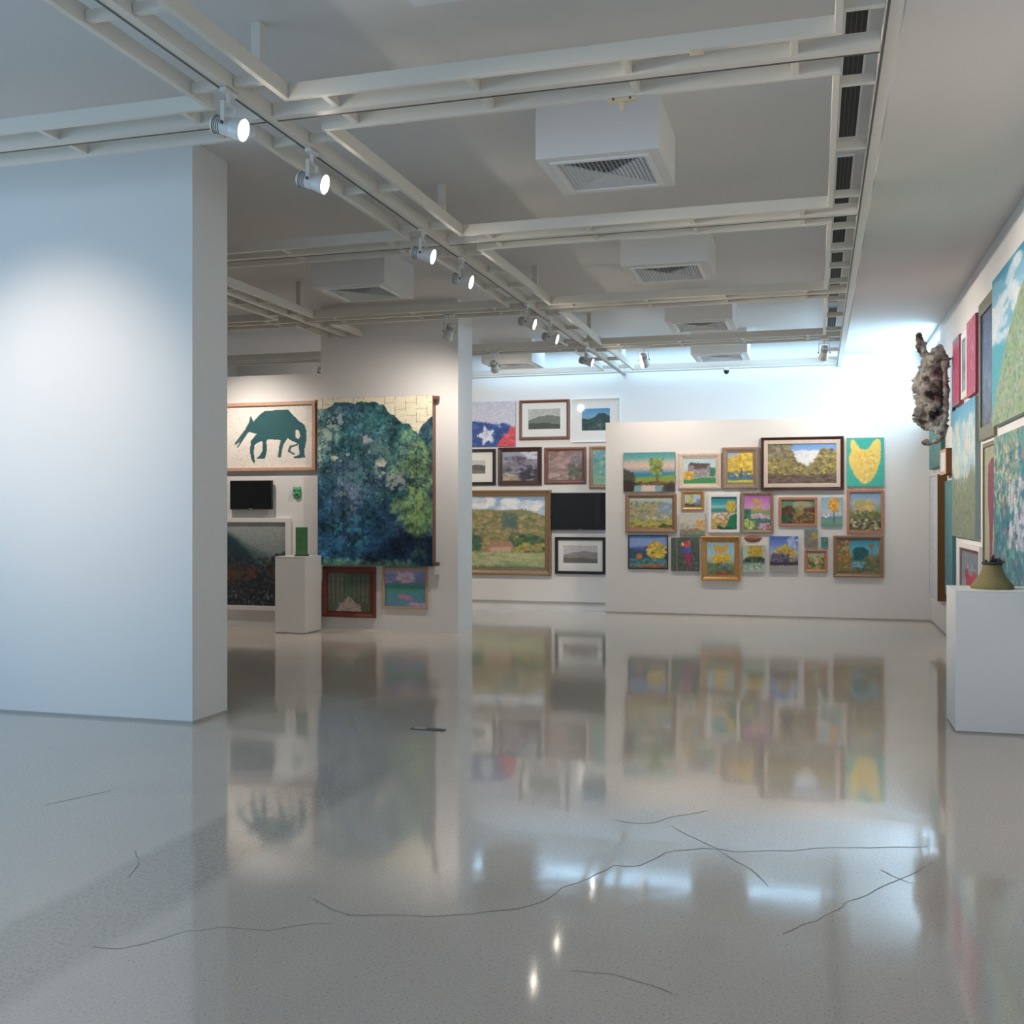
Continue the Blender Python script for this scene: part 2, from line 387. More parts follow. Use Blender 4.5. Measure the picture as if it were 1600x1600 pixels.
# ------------------------------------------------------------------ track spotlights
def aim_mat(d):
    return Vector(d).normalized().to_track_quat('Z', 'Y').to_matrix().to_4x4()
def spot(pos, target, label, along='y', lit=True, power=None, color=(1.0, .86, .73), cone=29, group=None):
    # pos: point on the underside of the track
    p = Vector(pos); r = empty('track_spotlight', p); tag(r, label, 'spotlight', group)
    body = Vector((0, 0, -.19)); d = (Vector(target)-(p+body)).normalized()
    bm = bmesh.new()
    if along == 'y': bx(bm, -.018, -.06, -.022, .018, .06, .0, .003)
    else: bx(bm, -.06, -.018, -.022, .06, .018, .0, .003)
    mesh_obj('track_adapter', bm, M['lamp_body'], r)
    bm = bmesh.new(); cyl(bm, (0, 0, -.02), (0, 0, -.075), .010, seg=12); mesh_obj('stem', bm, M['lamp_body'], r)
    side = d.cross(Vector((0, 0, 1))).normalized()
    bm = bmesh.new()
    # yoke: a bridge and two arms
    def plate(a, b, w, th, up):
        a = Vector(a); b = Vector(b); ax = (b-a).normalized(); n = ax.cross(up).normalized()
        vs = []
        for q in (a, b):
            for s1 in (-1, 1):
                for s2 in (-1, 1): vs.append(bm.verts.new(q+n*w/2*s1+up*th/2*s2))
        for f in ((0, 1, 3, 2), (4, 6, 7, 5), (0, 4, 5, 1), (2, 3, 7, 6), (0, 2, 6, 4), (1, 5, 7, 3)): bm.faces.new([vs[i] for i in f])
    top = Vector((0, 0, -.076))
    plate(top-side*.068, top+side*.068, .022, .005, Vector((0, 0, 1)))
    for s in (-1, 1): plate(top+side*.066*s, Vector((0, 0, -.195))+side*.066*s, .022, .005, side)
    mesh_obj('yoke', bm, M['lamp_body'], r)
    Mx = Matrix.Translation(body) @ aim_mat(d)
    bm = bmesh.new()
    lathe(bm, [(.0, -.10), (.030, -.098), (.042, -.088), (.047, -.06), (.047, .02), (.050, .03), (.060, .075), (.062, .09), (.056, .09), (.050, .070), (.0, .066)], 32, Mx)
    hs = mesh_obj('housing', bm, M['lamp_body'], r, smooth=False)
    bm = bmesh.new()
    for k in range(4): lathe(bm, [(.0485, -.075+k*.012), (.0485, -.071+k*.012)], 24, Mx)
    mesh_obj('cooling_fin', bm, M['lamp_dark'], r)
    for s in (-1, 1):
        bm = bmesh.new(); cyl(bm, body+side*.069*s, body+side*.080*s, .009, seg=10); mesh_obj('tilt_knob', bm, M['lamp_dark'], r)
    bm = bmesh.new(); lathe(bm, [(.0, .086), (.03, .084), (.0525, .078), (.0525, .072), (0, .071)], 28, Mx)
    mesh_obj('lens', bm, M['lens'], r)
    l = bpy.data.lights.new('spot_beam', 'SPOT'); l.energy = (power or SPOT_W)*math.pi; l.color = color
    l.spot_size = math.radians(cone*2); l.spot_blend = 1.0; l.shadow_soft_size = .05
    lo = bpy.data.objects.new('spot_beam', l); COL.objects.link(lo); lo.parent = r
    lo.location = body+d*.105; lo.rotation_euler = d.to_track_quat('-Z', 'Y').to_euler()
    return r
XT = long_x[1]
G1 = 'lit spotlights along the middle ladder'
ords = ['largest, nearest lit track spotlight beside the crossing of the first ladders', 'second lit track spotlight from the front, over the end of the left partition',
        'third lit track spotlight, hanging at the crossing with the second cross ladder', 'fourth lit track spotlight, just behind the second cross ladder',
        'fifth lit track spotlight, at the crossing with the third cross ladder', 'sixth lit track spotlight, right behind the third cross ladder', 'dimmest and furthest track spotlight of the middle row']
for i, (u, v, yr) in enumerate([(345, 150, 2.215), (478, 240, 2.645), (640, 365, 3.50), (715, 405, 3.93), (812, 482, 4.90), (848, 508, 5.36), (903, 548, 6.26)]):
    y = yr*R
    spot((XT, y, ZR), (XW, y+.25, 2.25), 'white '+ords[i], 'y', group=G1, power=SPOT_W*(.9 if i < 6 else .5))
spot((-3.95, CROSS[2], ZR), (-5.1, YC, 1.6), 'cylindrical track spotlight tilted down towards the big leafy wall hanging', 'x', power=34, cone=62, color=(1, .89, .80))
spot((-4.28, CROSS[3], ZR), (-4.6, YB, 2.0), 'small track spotlight over the far left pictures, left of the ladder crossing', 'x', power=42, cone=48)
spot((-2.20, CROSS[3], ZR), (-2.1, YP, 2.15), 'track spotlight pointing away at the left half of the far partition', 'x', power=30, cone=62)
spot((0.10, CROSS[3], ZR), (-.2, YP, 2.15), 'track spotlight pointing away at the right half of the far partition', 'x', power=30, cone=62)
spot((-7.1, CROSS[2], ZR), (-7.0, YC, 1.5), 'track spotlight hidden behind the left partition, over the animal print', 'x', power=34, cone=62, color=(1, .89, .80))
spot((long_x[0], 4.0, ZR), (-5.35, YA, 2.15), 'track spotlight above the left partition, outside the view', 'y', power=62, cone=30)
spot((-6.9, CROSS[3], ZR), (-7.2, YB, 1.8), 'unseen track spotlight added behind the tapestry wall to brighten the far gap', 'x', power=50, cone=60)  # extra unseen lamp, added to lift the dark space over the low wall
spot((XT, 1.6, ZR), (XW, 1.2, 1.8), 'track spotlight of the middle row over the entrance, outside the view', 'y', power=40)

# ------------------------------------------------------------------ air conditioning boxes
def cassette(x0, y0, label, group):
    s = 0.797; r = empty('air_conditioner', (x0, y0, ZB)); tag(r, label, 'air conditioner', group)
    cx, cy = s/2, s/2; top = ZC-ZB
    m = .085                                   # margin of the casing around the grille
    bm = bmesh.new()
    bx(bm, 0, 0, 0.03, s, m, top); bx(bm, 0, s-m, 0.03, s, s, top); bx(bm, 0, m, 0.03, m, s-m, top); bx(bm, s-m, m, 0.03, s, s-m, top)
    bx(bm, 0, 0, 0, s, m, .03); bx(bm, 0, s-m, 0, s, s, .03); bx(bm, 0, m, 0, m, s-m, .03); bx(bm, s-m, m, 0, s, s-m, .03)
    bmesh.ops.remove_doubles(bm, verts=bm.verts[:], dist=1e-5)
    mesh_obj('housing', bm, M['box'], r)
    bm = bmesh.new(); g = .03; a, b = m-.012, s-m+.012
    bx(bm, a, a, -.014, b, a+g, .0, .003); bx(bm, a, b-g, -.014, b, b, .0, .003); bx(bm, a, a+g, -.014, a+g, b-g, .0, .003); bx(bm, b-g, a+g, -.014, b, b-g, .0, .003)
    mesh_obj('grille_frame', bm, M['white'], r)
    box_obj('cavity', (m+.001, m+.001, .10), (s-m-.001, s-m-.001, .11), M['cavity'], r)
    # four triangular banks of sloping louvres, opening outwards
    hw = (b-a)/2-g; names = ['front', 'back', 'left', 'right']
    for q in range(4):
        ang = q*math.pi/2; ca, sa = math.cos(ang), math.sin(ang)
        bm = bmesh.new(); n = 11
        def P(x, y, z): return bm.verts.new((cx+ca*x-sa*y, cy+sa*x+ca*y, z))
        for i in range(n):
            yo = -hw+hw*i/n; yi = yo+hw/n*1.0       # outer low edge, inner high edge
            w0 = -yo-.003; w1 = w0; yi2 = yo+hw/n*.80
            t = .0012
            v = [P(-w0, yo, -.004), P(w0, yo, -.004), P(w1, yi2, .003), P(-w1, yi2, .003), P(-w0, yo+t, -.005), P(w0, yo+t, -.005), P(w1, yi2+t, .002), P(-w1, yi2+t, .002)]
            for f in ((0, 1, 2, 3), (7, 6, 5, 4), (0, 4, 5, 1), (2, 6, 7, 3), (0, 3, 7, 4), (1, 5, 6, 2)): bm.faces.new([v[j] for j in f])
        for i in range(-9, 10):
            x = i*hw/10.0; ye = -abs(x)-.004
            if ye < -hw+.01: continue
            v = [P(x-.001, -hw, -.004), P(x+.001, -hw, -.004), P(x+.001, ye, -.004), P(x-.001, ye, -.004), P(x-.001, -hw, .010), P(x+.001, -hw, .010), P(x+.001, ye, .010), P(x-.001, ye, .010)]
            for f in ((0, 3, 2, 1), (4, 5, 6, 7), (0, 1, 5, 4), (2, 3, 7, 6), (0, 4, 7, 3), (1, 2, 6, 5)): bm.faces.new([v[j] for j in f])
        mesh_obj('louvre_bank', bm, M['grille'], r)
    return r
HB = 2.277
G2 = 'boxed ceiling air conditioners'
for y, lab in [(1.60*HB, 'white boxed ceiling air conditioner just above the top edge of the view'), (2.89*HB, 'largest white boxed ceiling air conditioner, nearest, with a lattice grille'),
               (4.24*HB, 'white boxed ceiling air conditioner behind the second cross ladder, right row'), (5.54*HB, 'small white boxed ceiling air conditioner third in the right row'),
               (6.74*HB, 'furthest white boxed ceiling air conditioner of the right row, over the far partition')]:
    cassette(-.765*HB, y, lab, G2)
for y, lab in [(4.26*HB, 'white boxed ceiling air conditioner left of the spotlights, in front of the tapestry wall'), (6.74*HB, 'white boxed ceiling air conditioner over the far left pictures')]:
    cassette(-2.16*HB, y, lab, G2)

# ------------------------------------------------------------------ ceiling slots beside the lower ceiling
HCc = ZC-H0
slot_edges = [(1.2, 1.75), (1.86, 2.93), (3.09, 4.07), (4.22, 5.20), (5.35, 6.1)]
nm = ['above the frame', 'nearest visible', 'second visible', 'third visible', 'furthest']
for (a, b), q in zip(slot_edges, nm):
    r = empty('air_slot', (.058*HCc, a*HCc, ZC)); tag(r, 'dark linear air slot in the high ceiling at its right edge, '+q, 'air vent', 'linear ceiling air slots')
    L = (b-a)*HCc; w = .042*HCc
    bm = bmesh.new(); bx(bm, 0, 0, -.010, w, L, -.0); mesh_obj('slot_opening', bm, M['cavity'], r)
    bm = bmesh.new()
    for x0, x1 in ((-.012, 0), (w, w+.012)): bx(bm, x0, -.012, -.016, x1, L+.012, 0)
    bx(bm, 0, -.012, -.016, w, 0, 0); bx(bm, 0, L, -.016, w, L+.012, 0)
    mesh_obj('slot_trim', bm, M['white'], r)
    bm = bmesh.new()
    for i in range(1, 4): bx(bm, w*i/4-.002, 0, -.014, w*i/4+.002, L, -.010)
    mesh_obj('slot_vane', bm, M['lamp_dark'], r)

# ------------------------------------------------------------------ small fittings
p = on_z(972, 152, ZR)
r = empty('sprinkler_fitting', (p.x, CROSS[0]+HALF, ZR)); tag(r, 'small cream tee fitting under the nearest cross ladder in front of the big air conditioner', 'ceiling fitting')
bm = bmesh.new(); bx(bm, -.075, -.018, -.022, .075, .018, 0, .004); mesh_obj('mounting_plate', bm, M['brass'], r)
bm = bmesh.new(); bx(bm, -.013, -.013, -.065, .013, .013, -.022, .003); mesh_obj('stub', bm, M['brass'], r)
bm = bmesh.new()
for s in (-1, 1): cyl(bm, (s*.045, -.020, -.011), (s*.045, -.0175, -.011), .007, seg=10)
mesh_obj('screw_head', bm, M['lamp_dark'], r)
p = on_z(1088, 77, ZR)
tag(box_obj('rail_clip', (p.x-.035, CROSS[0]-HALF-.022, ZR-.012), (p.x+.035, CROSS[0]-HALF+.022, ZR), M['brass'], None, .003), 'tiny tan clip under the nearest cross ladder, right of centre', 'clip')
p = on_y(1137, 574, YB-.06)
r = empty('security_camera', (p.x, CROSS[4], ZR)); tag(r, 'small dark dome security camera under the furthest ladder above the far partition', 'security camera')
bm = bmesh.new(); cyl(bm, (0, 0, 0), (0, 0, -.025), .045, seg=20); mesh_obj('mount', bm, M['lamp_body'], r)
bm = bmesh.new(); lathe(bm, [(.044, -.025), (.043, -.045), (.034, -.068), (.018, -.083), (.0, -.088)], 20); mesh_obj('dome', bm, M['tv'], r, smooth=True)
# floor outlet
a = on_z(652, 1139, 0); b = on_z(690, 1139, 0)
r = empty('floor_outlet', ((a.x+b.x)/2, a.y, 0)); tag(r, 'small dark metal outlet strip set in the polished floor below the tapestry wall', 'floor outlet')
box_obj('cover_plate', (-.12, -.035, 0), (.08, .035, .006), M['lamp_dark'], r, .002)
box_obj('flap', (-.10, -.025, .006), (-.01, .025, .010), M['skirt'], r, .002)
box_obj('hinge', (.085, -.02, 0), (.125, .02, .008), M['lamp_dark'], r, .002)

# ------------------------------------------------------------------ painting by numbers: colour grids for the canvases
GAIN = 1.30; SAT = .84
class Pic:
    def __init__(s, w, h, seed=1):
        s.w, s.h = w, h; s.a = np.zeros((h, w, 3)); s.rng = np.random.RandomState(seed)
        yy, xx = np.mgrid[0:h, 0:w]; s.x = (xx+.5)/w; s.y = (yy+.5)/h
    def nz(s, sc, oct=3, sx=1.0):
        out = np.zeros((s.h, s.w)); amp = 1.0; tot = 0
        for o in range(oct):
            gx = max(2, int(sc*sx*s.w/s.h)*2**o); gy = max(2, int(sc)*2**o)
            g = s.rng.rand(gy+2, gx+2)
            X = s.x*gx; Y = s.y*gy; xi = X.astype(int); yi = Y.astype(int); fx = X-xi; fy = Y-yi
            fx = fx*fx*(3-2*fx); fy = fy*fy*(3-2*fy)
            v = (g[yi, xi]*(1-fx)+g[yi, xi+1]*fx)*(1-fy)+(g[yi+1, xi]*(1-fx)+g[yi+1, xi+1]*fx)*fy
            out += v*amp; tot += amp; amp *= .55
        return out/tot*2-1
    def put(s, m, c):
        m = np.clip(m, 0, 1)[..., None]; s.a = s.a*(1-m)+np.array(hexc(c))*m
    def grad(s, stops, wob=0.03, y0=0, y1=1, sx=.4):
        y = np.clip((s.y-y0)/(y1-y0)+s.nz(4, 3, sx)*wob, 0, 1); ps = [p for p, _ in stops]
        cs = np.array([hexc(c) for _, c in stops]); m = ((s.y >= y0) & (s.y <= y1))[..., None]
        g = np.stack([np.interp(y, ps, cs[:, i]) for i in range(3)], -1); s.a = np.where(m, g, s.a); return s
    def ell(s, cx, cy, rx, ry, c, j=.15, sc=8, f=.12, op=1):
        d = np.sqrt(((s.x-cx)/rx)**2+((s.y-cy)/ry)**2)+s.nz(sc)*j; s.put((1-d)/f*op if op == 1 else np.clip((1-d)/f, 0, 1)*op, c); return s
    def hill(s, pts, c, j=.02, sc=8, to=1.0, f=.012):
        xs = [p[0] for p in pts]; ys = [p[1] for p in pts]; top = np.interp(s.x, xs, ys)+s.nz(sc)*j
        s.put(((s.y-top)/f)*(s.y <= to), c); return s
    def poly(s, pts, c, j=0.0, sc=10):
        X = s.x+(s.nz(sc)*j if j else 0); Y = s.y+(s.nz(sc)*j if j else 0); m = np.zeros(X.shape, bool); n = len(pts)
        for i in range(n):
            x0, y0 = pts[i]; x1, y1 = pts[(i+1) % n]
            if y0 == y1: continue
            c2 = ((y0 > Y) != (y1 > Y)) & (X < (x1-x0)*(Y-y0)/(y1-y0)+x0); m ^= c2
        s.put(m.astype(float), c); return s
    def dabs(s, n, x0, y0, x1, y1, r, cols, asp=1.0, mask=None):
        for _ in range(n):
            cx = s.rng.uniform(x0, x1); cy = s.rng.uniform(y0, y1)
            if mask and not mask(cx, cy): continue
            rr = r*s.rng.uniform(.5, 1.3); c = cols[s.rng.randint(len(cols))]
            i0 = max(0, int((cy-rr*2)*s.h)); i1 = min(s.h, int((cy+rr*2)*s.h)+2); k0 = max(0, int((cx-rr*asp*2)*s.w)); k1 = min(s.w, int((cx+rr*asp*2)*s.w)+2)
            if i1 <= i0 or k1 <= k0: continue
            X = s.x[i0:i1, k0:k1]; Y = s.y[i0:i1, k0:k1]
            d = np.sqrt(((X-cx)/(rr*asp))**2+((Y-cy)/rr)**2); m = np.clip((1.15-d)/.35, 0, 1)[..., None]*.85
            s.a[i0:i1, k0:k1] = s.a[i0:i1, k0:k1]*(1-m)+np.array(hexc(c))*m
        return s
    def line(s, x0, y0, x1, y1, w, c):
        dx, dy = x1-x0, y1-y0; L = dx*dx+dy*dy+1e-9; t = np.clip(((s.x-x0)*dx+(s.y-y0)*dy)/L, 0, 1)
        d = np.hypot(s.x-x0-t*dx, (s.y-y0-t*dy)*s.h/s.w); s.put((w-d)/(w*.5), c); return s
    def grain(s, amp=.05, sc=30):
        s.a = s.a*(1+amp*s.nz(sc, 2)[..., None]*1.3)+amp*.25*s.rng.randn(s.h, s.w, 1)*.5; return s

def canvas_mesh(name, pic, w, h, y, m, parent, thick=0.0, gain=None, edge=None, sag=None):
    """front face centred on local origin, facing -y, at depth y"""
    gain = gain or GAIN; W_, H_ = pic.w, pic.h
    xs = np.linspace(-w/2, w/2, W_+1); zs = np.linspace(h/2, -h/2, H_+1)
    V = np.zeros((H_+1, W_+1, 3)); V[..., 0] = xs[None, :]; V[..., 1] = y; V[..., 2] = zs[:, None]
    if sag is not None: V[..., 1] += sag(xs[None, :]/w, zs[:, None]/h)
    idx = np.arange((H_+1)*(W_+1)).reshape(H_+1, W_+1)
    F = np.stack([idx[:-1, :-1], idx[1:, :-1], idx[1:, 1:], idx[:-1, 1:]], -1).reshape(-1, 4)
    verts = V.reshape(-1, 3).tolist(); faces = F.tolist(); nf = len(faces)
    ec = None
    if thick > 0:
        ring = list(idx[0, :])+list(idx[1:, -1])+list(idx[-1, -2::-1])+list(idx[-2:0:-1, 0])
        base = len(verts)
        for i in ring: q = verts[i]; verts.append([q[0], y+thick, q[2]])
        n = len(ring)
        for i in range(n): faces.append([int(ring[i]), int(ring[(i+1) % n]), base+(i+1) % n, base+i])
        faces.append([base+i for i in range(n)])
    me = bpy.data.meshes.new(name); me.from_pydata(verts, [], faces); me.update()
    src = pic.a
    if m is M['oil']:
        r2 = np.random.RandomState(W_*3+H_); sg = .55+W_*.006
        ii, jj = np.mgrid[0:H_, 0:W_]; ii = np.clip(np.round(ii+r2.randn(H_, W_)*sg*.8), 0, H_-1).astype(int); jj = np.clip(np.round(jj+r2.randn(H_, W_)*sg), 0, W_-1).astype(int)
        src = src*.35+src[ii, jj]*.65
    a_ = np.clip(src, 0, 1); g_ = a_.mean(-1, keepdims=True); a_ = g_+(a_-g_)*SAT
    rr_ = np.random.RandomState(W_*7+H_); nn_ = rr_.randn(H_, W_, 1); nn_ = (nn_+np.roll(nn_, 1, 0)+np.roll(nn_, 1, 1))/1.7
    a_ = np.clip(a_*(1+.032*nn_)+.005*rr_.randn(H_, W_, 3), 0, 1)
    lin = a_; lin = np.where(lin <= .04045, lin/12.92, ((lin+.055)/1.055)**2.4); lin = np.clip(lin*gain, 0.004, .88)
    at = me.attributes.new('paint', 'FLOAT_COLOR', 'FACE')
    cols = np.ones((len(faces), 4), np.float32); cols[:nf, :3] = lin.reshape(-1, 3)
    if thick > 0: cols[nf:, :3] = edge if edge else (lin.reshape(-1, 3).mean(0)*.8)
    at.data.foreach_set('color', cols.reshape(-1))
    me.materials.append(m)
    o = bpy.data.objects.new(name, me); COL.objects.link(o)
    if parent: o.parent = parent
    return o
def ring_mesh(bm, w, h, prof):
    """mitred moulding: prof = [(inset, depth)...] walked from the outside back edge to the inside back edge"""
    rings = []
    for (i, d) in prof:
        rings.append([bm.verts.new((sx*(w/2-i), -d, sz*(h/2-i))) for sx, sz in ((-1, 1), (1, 1), (1, -1), (-1, -1))])
    n = len(rings)
    for a in range(n):
        A, B = rings[a], rings[(a+1) % n]
        for k in range(4):
            j = (k+1) % 4; bm.faces.new((A[k], A[j], B[j], B[k]))
PROF = {
    'cushion': lambda w, d: [(0, 0), (0, d*.8), (w*.12, d*.97), (w*.35, d), (w*.6, d*.85), (w*.8, d*.6), (w*.9, d*.62), (w, d*.5), (w, 0)],
    'box': lambda w, d: [(0, 0), (0, d*.96), (w*.08, d), (w*.92, d), (w, d*.96), (w, 0)],
    'scoop': lambda w, d: [(0, 0), (0, d*.9), (w*.1, d), (w*.22, d*.98), (w*.35, d*.72), (w*.6, d*.52), (w*.85, d*.42), (w*.88, d*.5), (w, d*.45), (w, 0)]}
def picture(name, loc, rz, w, h, pic, label, cat, frame=None, fw=.03, depth=.035, prof='cushion', mat_w=None, liner=None, glass=False, edge=None, pm='oil', group=None, gain=None):
    """a picture hung on a wall: origin on the wall face, local -y towards the room"""
    if frame is None:
        pc = pic; o = canvas_mesh(name, pc, w, h, -depth, M[pm], None, thick=depth-.001, gain=gain, edge=edge)
        o.location = loc; o.rotation_euler = (0, 0, rz); tag(o, label, cat, group); return o
    r = empty(name, loc, rz); tag(r, label, cat, group)
    bm = bmesh.new(); ring_mesh(bm, w, h, PROF[prof](fw, depth)); mesh_obj('frame', bm, M[frame], r)
    iw, ih = w-2*fw, h-2*fw; y = -depth*.40
    if liner:
        lm, lw = liner; bm = bmesh.new(); ring_mesh(bm, iw-.0006, ih-.0006, PROF['box'](lw, depth*.62)); mesh_obj('liner', bm, M[lm], r); iw -= 2*lw; ih -= 2*lw
    if mat_w:
        ml, mt, mr, mb = mat_w
        bm = bmesh.new()
        x0, x1, z0, z1 = -iw/2+.0005, iw/2-.0005, -ih/2+.0005, ih/2-.0005
        bx(bm, x0, y-.003, z1-mt, x1, y+.001, z1); bx(bm, x0, y-.003, z0, x1, y+.001, z0+mb)
        bx(bm, x0, y-.003, z0+mb, x0+ml, y+.001, z1-mt); bx(bm, x1-mr, y-.003, z0+mb, x1, y+.001, z1-mt)
        mesh_obj('mat_board', bm, M['matboard'], r)
        c = canvas_mesh('image', pic, iw-ml-mr, ih-mt-mb, y, M[pm], r, gain=gain); c.location = ((ml-mr)/2, 0, (mb-mt)/2)
    else:
        canvas_mesh('canvas', pic, iw, ih, y, M[pm], r, gain=gain)
    if glass:
        bm = bmesh.new(); yy = y-.006
        bx(bm, -iw/2+.001, yy-.002, -ih/2+.001, iw/2-.001, yy, ih/2-.001); mesh_obj('glass', bm, M['glass'], r)
    return r
def rect_y(u0, v0, u1, v1, Y):
    a = on_y(u0, 800, Y); b = on_y(u1, 800, Y); uc = (u0+u1)/2
    zt = on_y(uc, v0, Y).z; zb = on_y(uc, v1, Y).z
    return Vector(((a.x+b.x)/2, Y, (zt+zb)/2)), b.x-a.x, zt-zb
def pix_m(u, v, Y):                       # metres per pixel (across) on a wall plane
    return (on_y(u+1, v, Y)-on_y(u, v, Y)).length
def hang(name, rect, Y, pic, label, cat='painting', inner=None, **kw):
    loc, w, h = rect_y(*rect, Y)
    if inner and kw.get('frame'):
        il, iw, ih = rect_y(*inner, Y); fw = max(.012, ((w-iw)/2+(h-ih)/2)/2)
        if kw.get('liner'): fw -= kw['liner'][1]
        kw['fw'] = fw
    return picture(name, (loc.x, Y, loc.z), 0, w, h, pic, label, cat, **kw)
def hang_r(name, u0, u1, vt, vb, at, pic, label, cat='painting', **kw):
    """right wall: vt, vb measured at image column `at`"""
    y0 = on_x(u0, 800, XW).y; y1 = on_x(u1, 800, XW).y
    zt = on_x(at, vt, XW).z; zb = on_x(at, vb, XW).z
    return picture(name, (XW, (y0+y1)/2, (zt+zb)/2), -math.pi/2, abs(y0-y1), zt-zb, pic, label, cat, **kw)
YEL = ['#e3b62b', '#d9a51f', '#efcf4a', '#c8921d', '#b9a53a']
GRN = ['#3d6b3f', '#557d3c', '#2c5135', '#7d9a45', '#456a52']
TEAL = ['#1f5560', '#2b6a6c', '#1c4757', '#3a7a6c', '#24505c']
# ---- tapestry wall ----------------------------------------------------------
p = Pic(150, 112, 3).grad([(0, '#ddd2c8'), (1, '#dccfc4')], .01)
G = '#2b5a5f'
bd = [(.10, .60), (.16, .50), (.20, .36), (.24, .26), (.265, .15), (.30, .25), (.37, .15), (.44, .08), (.62, .07), (.73, .07), (.79, .16), (.86, .25), (.93, .32), (.955, .42), (.95, .60), (.93, .72),
      (.935, .85), (.80, .86), (.80, .83), (.87, .80), (.86, .70), (.86, .64), (.82, .60), (.78, .58), (.72, .53), (.66, .52), (.63, .56), (.48, .54), (.46, .58), (.47, .72), (.44, .86), (.33, .86), (.38, .80), (.415, .72), (.41, .57), (.35, .60), (.31, .64),
      (.305, .76), (.32, .90), (.31, .94), (.27, .86), (.255, .70), (.27, .56), (.31, .50), (.34, .45), (.26, .42), (.21, .43), (.14, .58)]
fx = lambda x: .19+(x-.08)*.85
bd = [(fx(x), y) for x, y in bd]
p.poly(bd, G, .004, 14)
p.poly([(fx(.82), .40), (fx(.86), .41), (fx(.88), .50), (fx(.86), .55), (fx(.82), .52)], '#dccfc4')
p.line(fx(.67), .54, fx(.64), .68, .026, G).line(fx(.64), .68, fx(.625), .82, .022, G).poly([(fx(.60), .52),(fx(.74), .50),(fx(.68), .62)], G)
p.line(fx(.84), .64, fx(.76), .67, .014, G).line(fx(.76), .67, fx(.74), .74, .015, G).line(fx(.74), .74, fx(.80), .79, .013, G)
p.line(fx(.20), .40, fx(.08), .60, .018, G).line(fx(.22), .43, fx(.10), .66, .010, G)
p.grain(.03)
hang('framed_print', (338, 629, 495, 736), YC, p, 'large framed print of a dark green long-snouted four-legged beast', 'print', frame='palewood', fw=.045, depth=.05, prof='box', glass=True, pm='print')
def tv(rect, Y, label):
    loc, w, h = rect_y(*rect, Y); r = empty('wall_monitor', (loc.x, Y, loc.z)); tag(r, label, 'monitor')
    bm = bmesh.new(); bx(bm, -w/2, -.075, -h/2, w/2, -.035, h/2, .004); mesh_obj('case', bm, M['tv_case'], r)
    bm = bmesh.new(); bx(bm, -w/2+.014, -.0765, -h/2+.02, w/2-.014, -.0752, h/2-.014); mesh_obj('screen', bm, M['tv'], r)
    bm = bmesh.new(); bx(bm, -w*.2, -.034, -h*.25, w*.2, -.0, h*.25); mesh_obj('wall_bracket', bm, M['lamp_dark'], r)
    bm = bmesh.new(); bx(bm, -.02, -.078, -h/2+.006, .02, -.0752, -h/2+.014); mesh_obj('badge', bm, M['skirt'], r)
tv((364, 751, 429, 796), YC, 'black flat wall monitor under the beast print')
tv((862, 770, 955, 828), YB, 'black flat wall monitor on the back wall right of the big gold-framed landscape')
# small green relief
loc, w, h = rect_y(458, 761, 471, 779, YC)
gm = mat('green_glaze', (0.10, 0.36, 0.17), .3, var=.5, scale=60, bump=.5)
bm = bmesh.new(); bmesh.ops.create_grid(bm, x_segments=14, y_segments=18, size=.5)
for v in bm.verts:
    X, Y_ = v.co.x*2, v.co.y*2; d = max(0, 1-(abs(X)**2.6)-(abs(Y_)**3))
    hh = .045*d**.4+.012*math.sin(6*X)*math.cos(5*Y_)*d - (.018 if (abs(abs(X)-.4) < .2 and .05 < Y_ < .4) or (abs(X) < .35 and -.6 < Y_ < -.42) else 0)
    v.co = Vector((X*w/2*(1-.15*max(0, -Y_)), -max(.001, hh), Y_*h/2))
o = mesh_obj('green_mask', bm, gm, None, (loc.x, YC-.001, loc.z), True); tag(o, 'tiny green ceramic mask on the wall right of the left monitor', 'mask')
# misty mountain photograph
p = Pic(110, 110, 9).grad([(0, '#a3aba8'), (.45, '#7d8d8b'), (1, '#58696b')], .02)
p.hill([(0, .05), (.25, .10), (.45, .22), (.62, .30), (.8, .36), (1, .46)], '#4d6a6b', .012, 10, f=.10)
p.hill([(0, .08), (.15, .09), (.3, .18), (.45, .30), (.6, .45), (.8, .58), (1, .50)], '#2a4048', .02, 12, f=.06)
p.hill([(0, .50), (.3, .42), (.5, .55), (.7, .60), (.85, .36), (1, .34)], '#35353b', .03, 12, f=.03)
p.dabs(700, 0, .42, 1, 1, .016, ['#25323a', '#1c272f', '#3a4a50', '#49484a', '#56453e', '#202b35'], 1.2)
p.dabs(60, .1, .55, .6, .68, .02, ['#6b4a3c', '#5b4038'], 1.6)
p.dabs(60, 0, .8, 1, 1, .010, ['#7f9aa4', '#55707c'], 1.2)
hang('framed_photograph', (330, 809, 455, 953), YC, p, 'white-framed photograph of a misty dark mountainside behind the plinth', 'photograph', frame='white', fw=.06, depth=.05, prof='box', glass=True, pm='print')
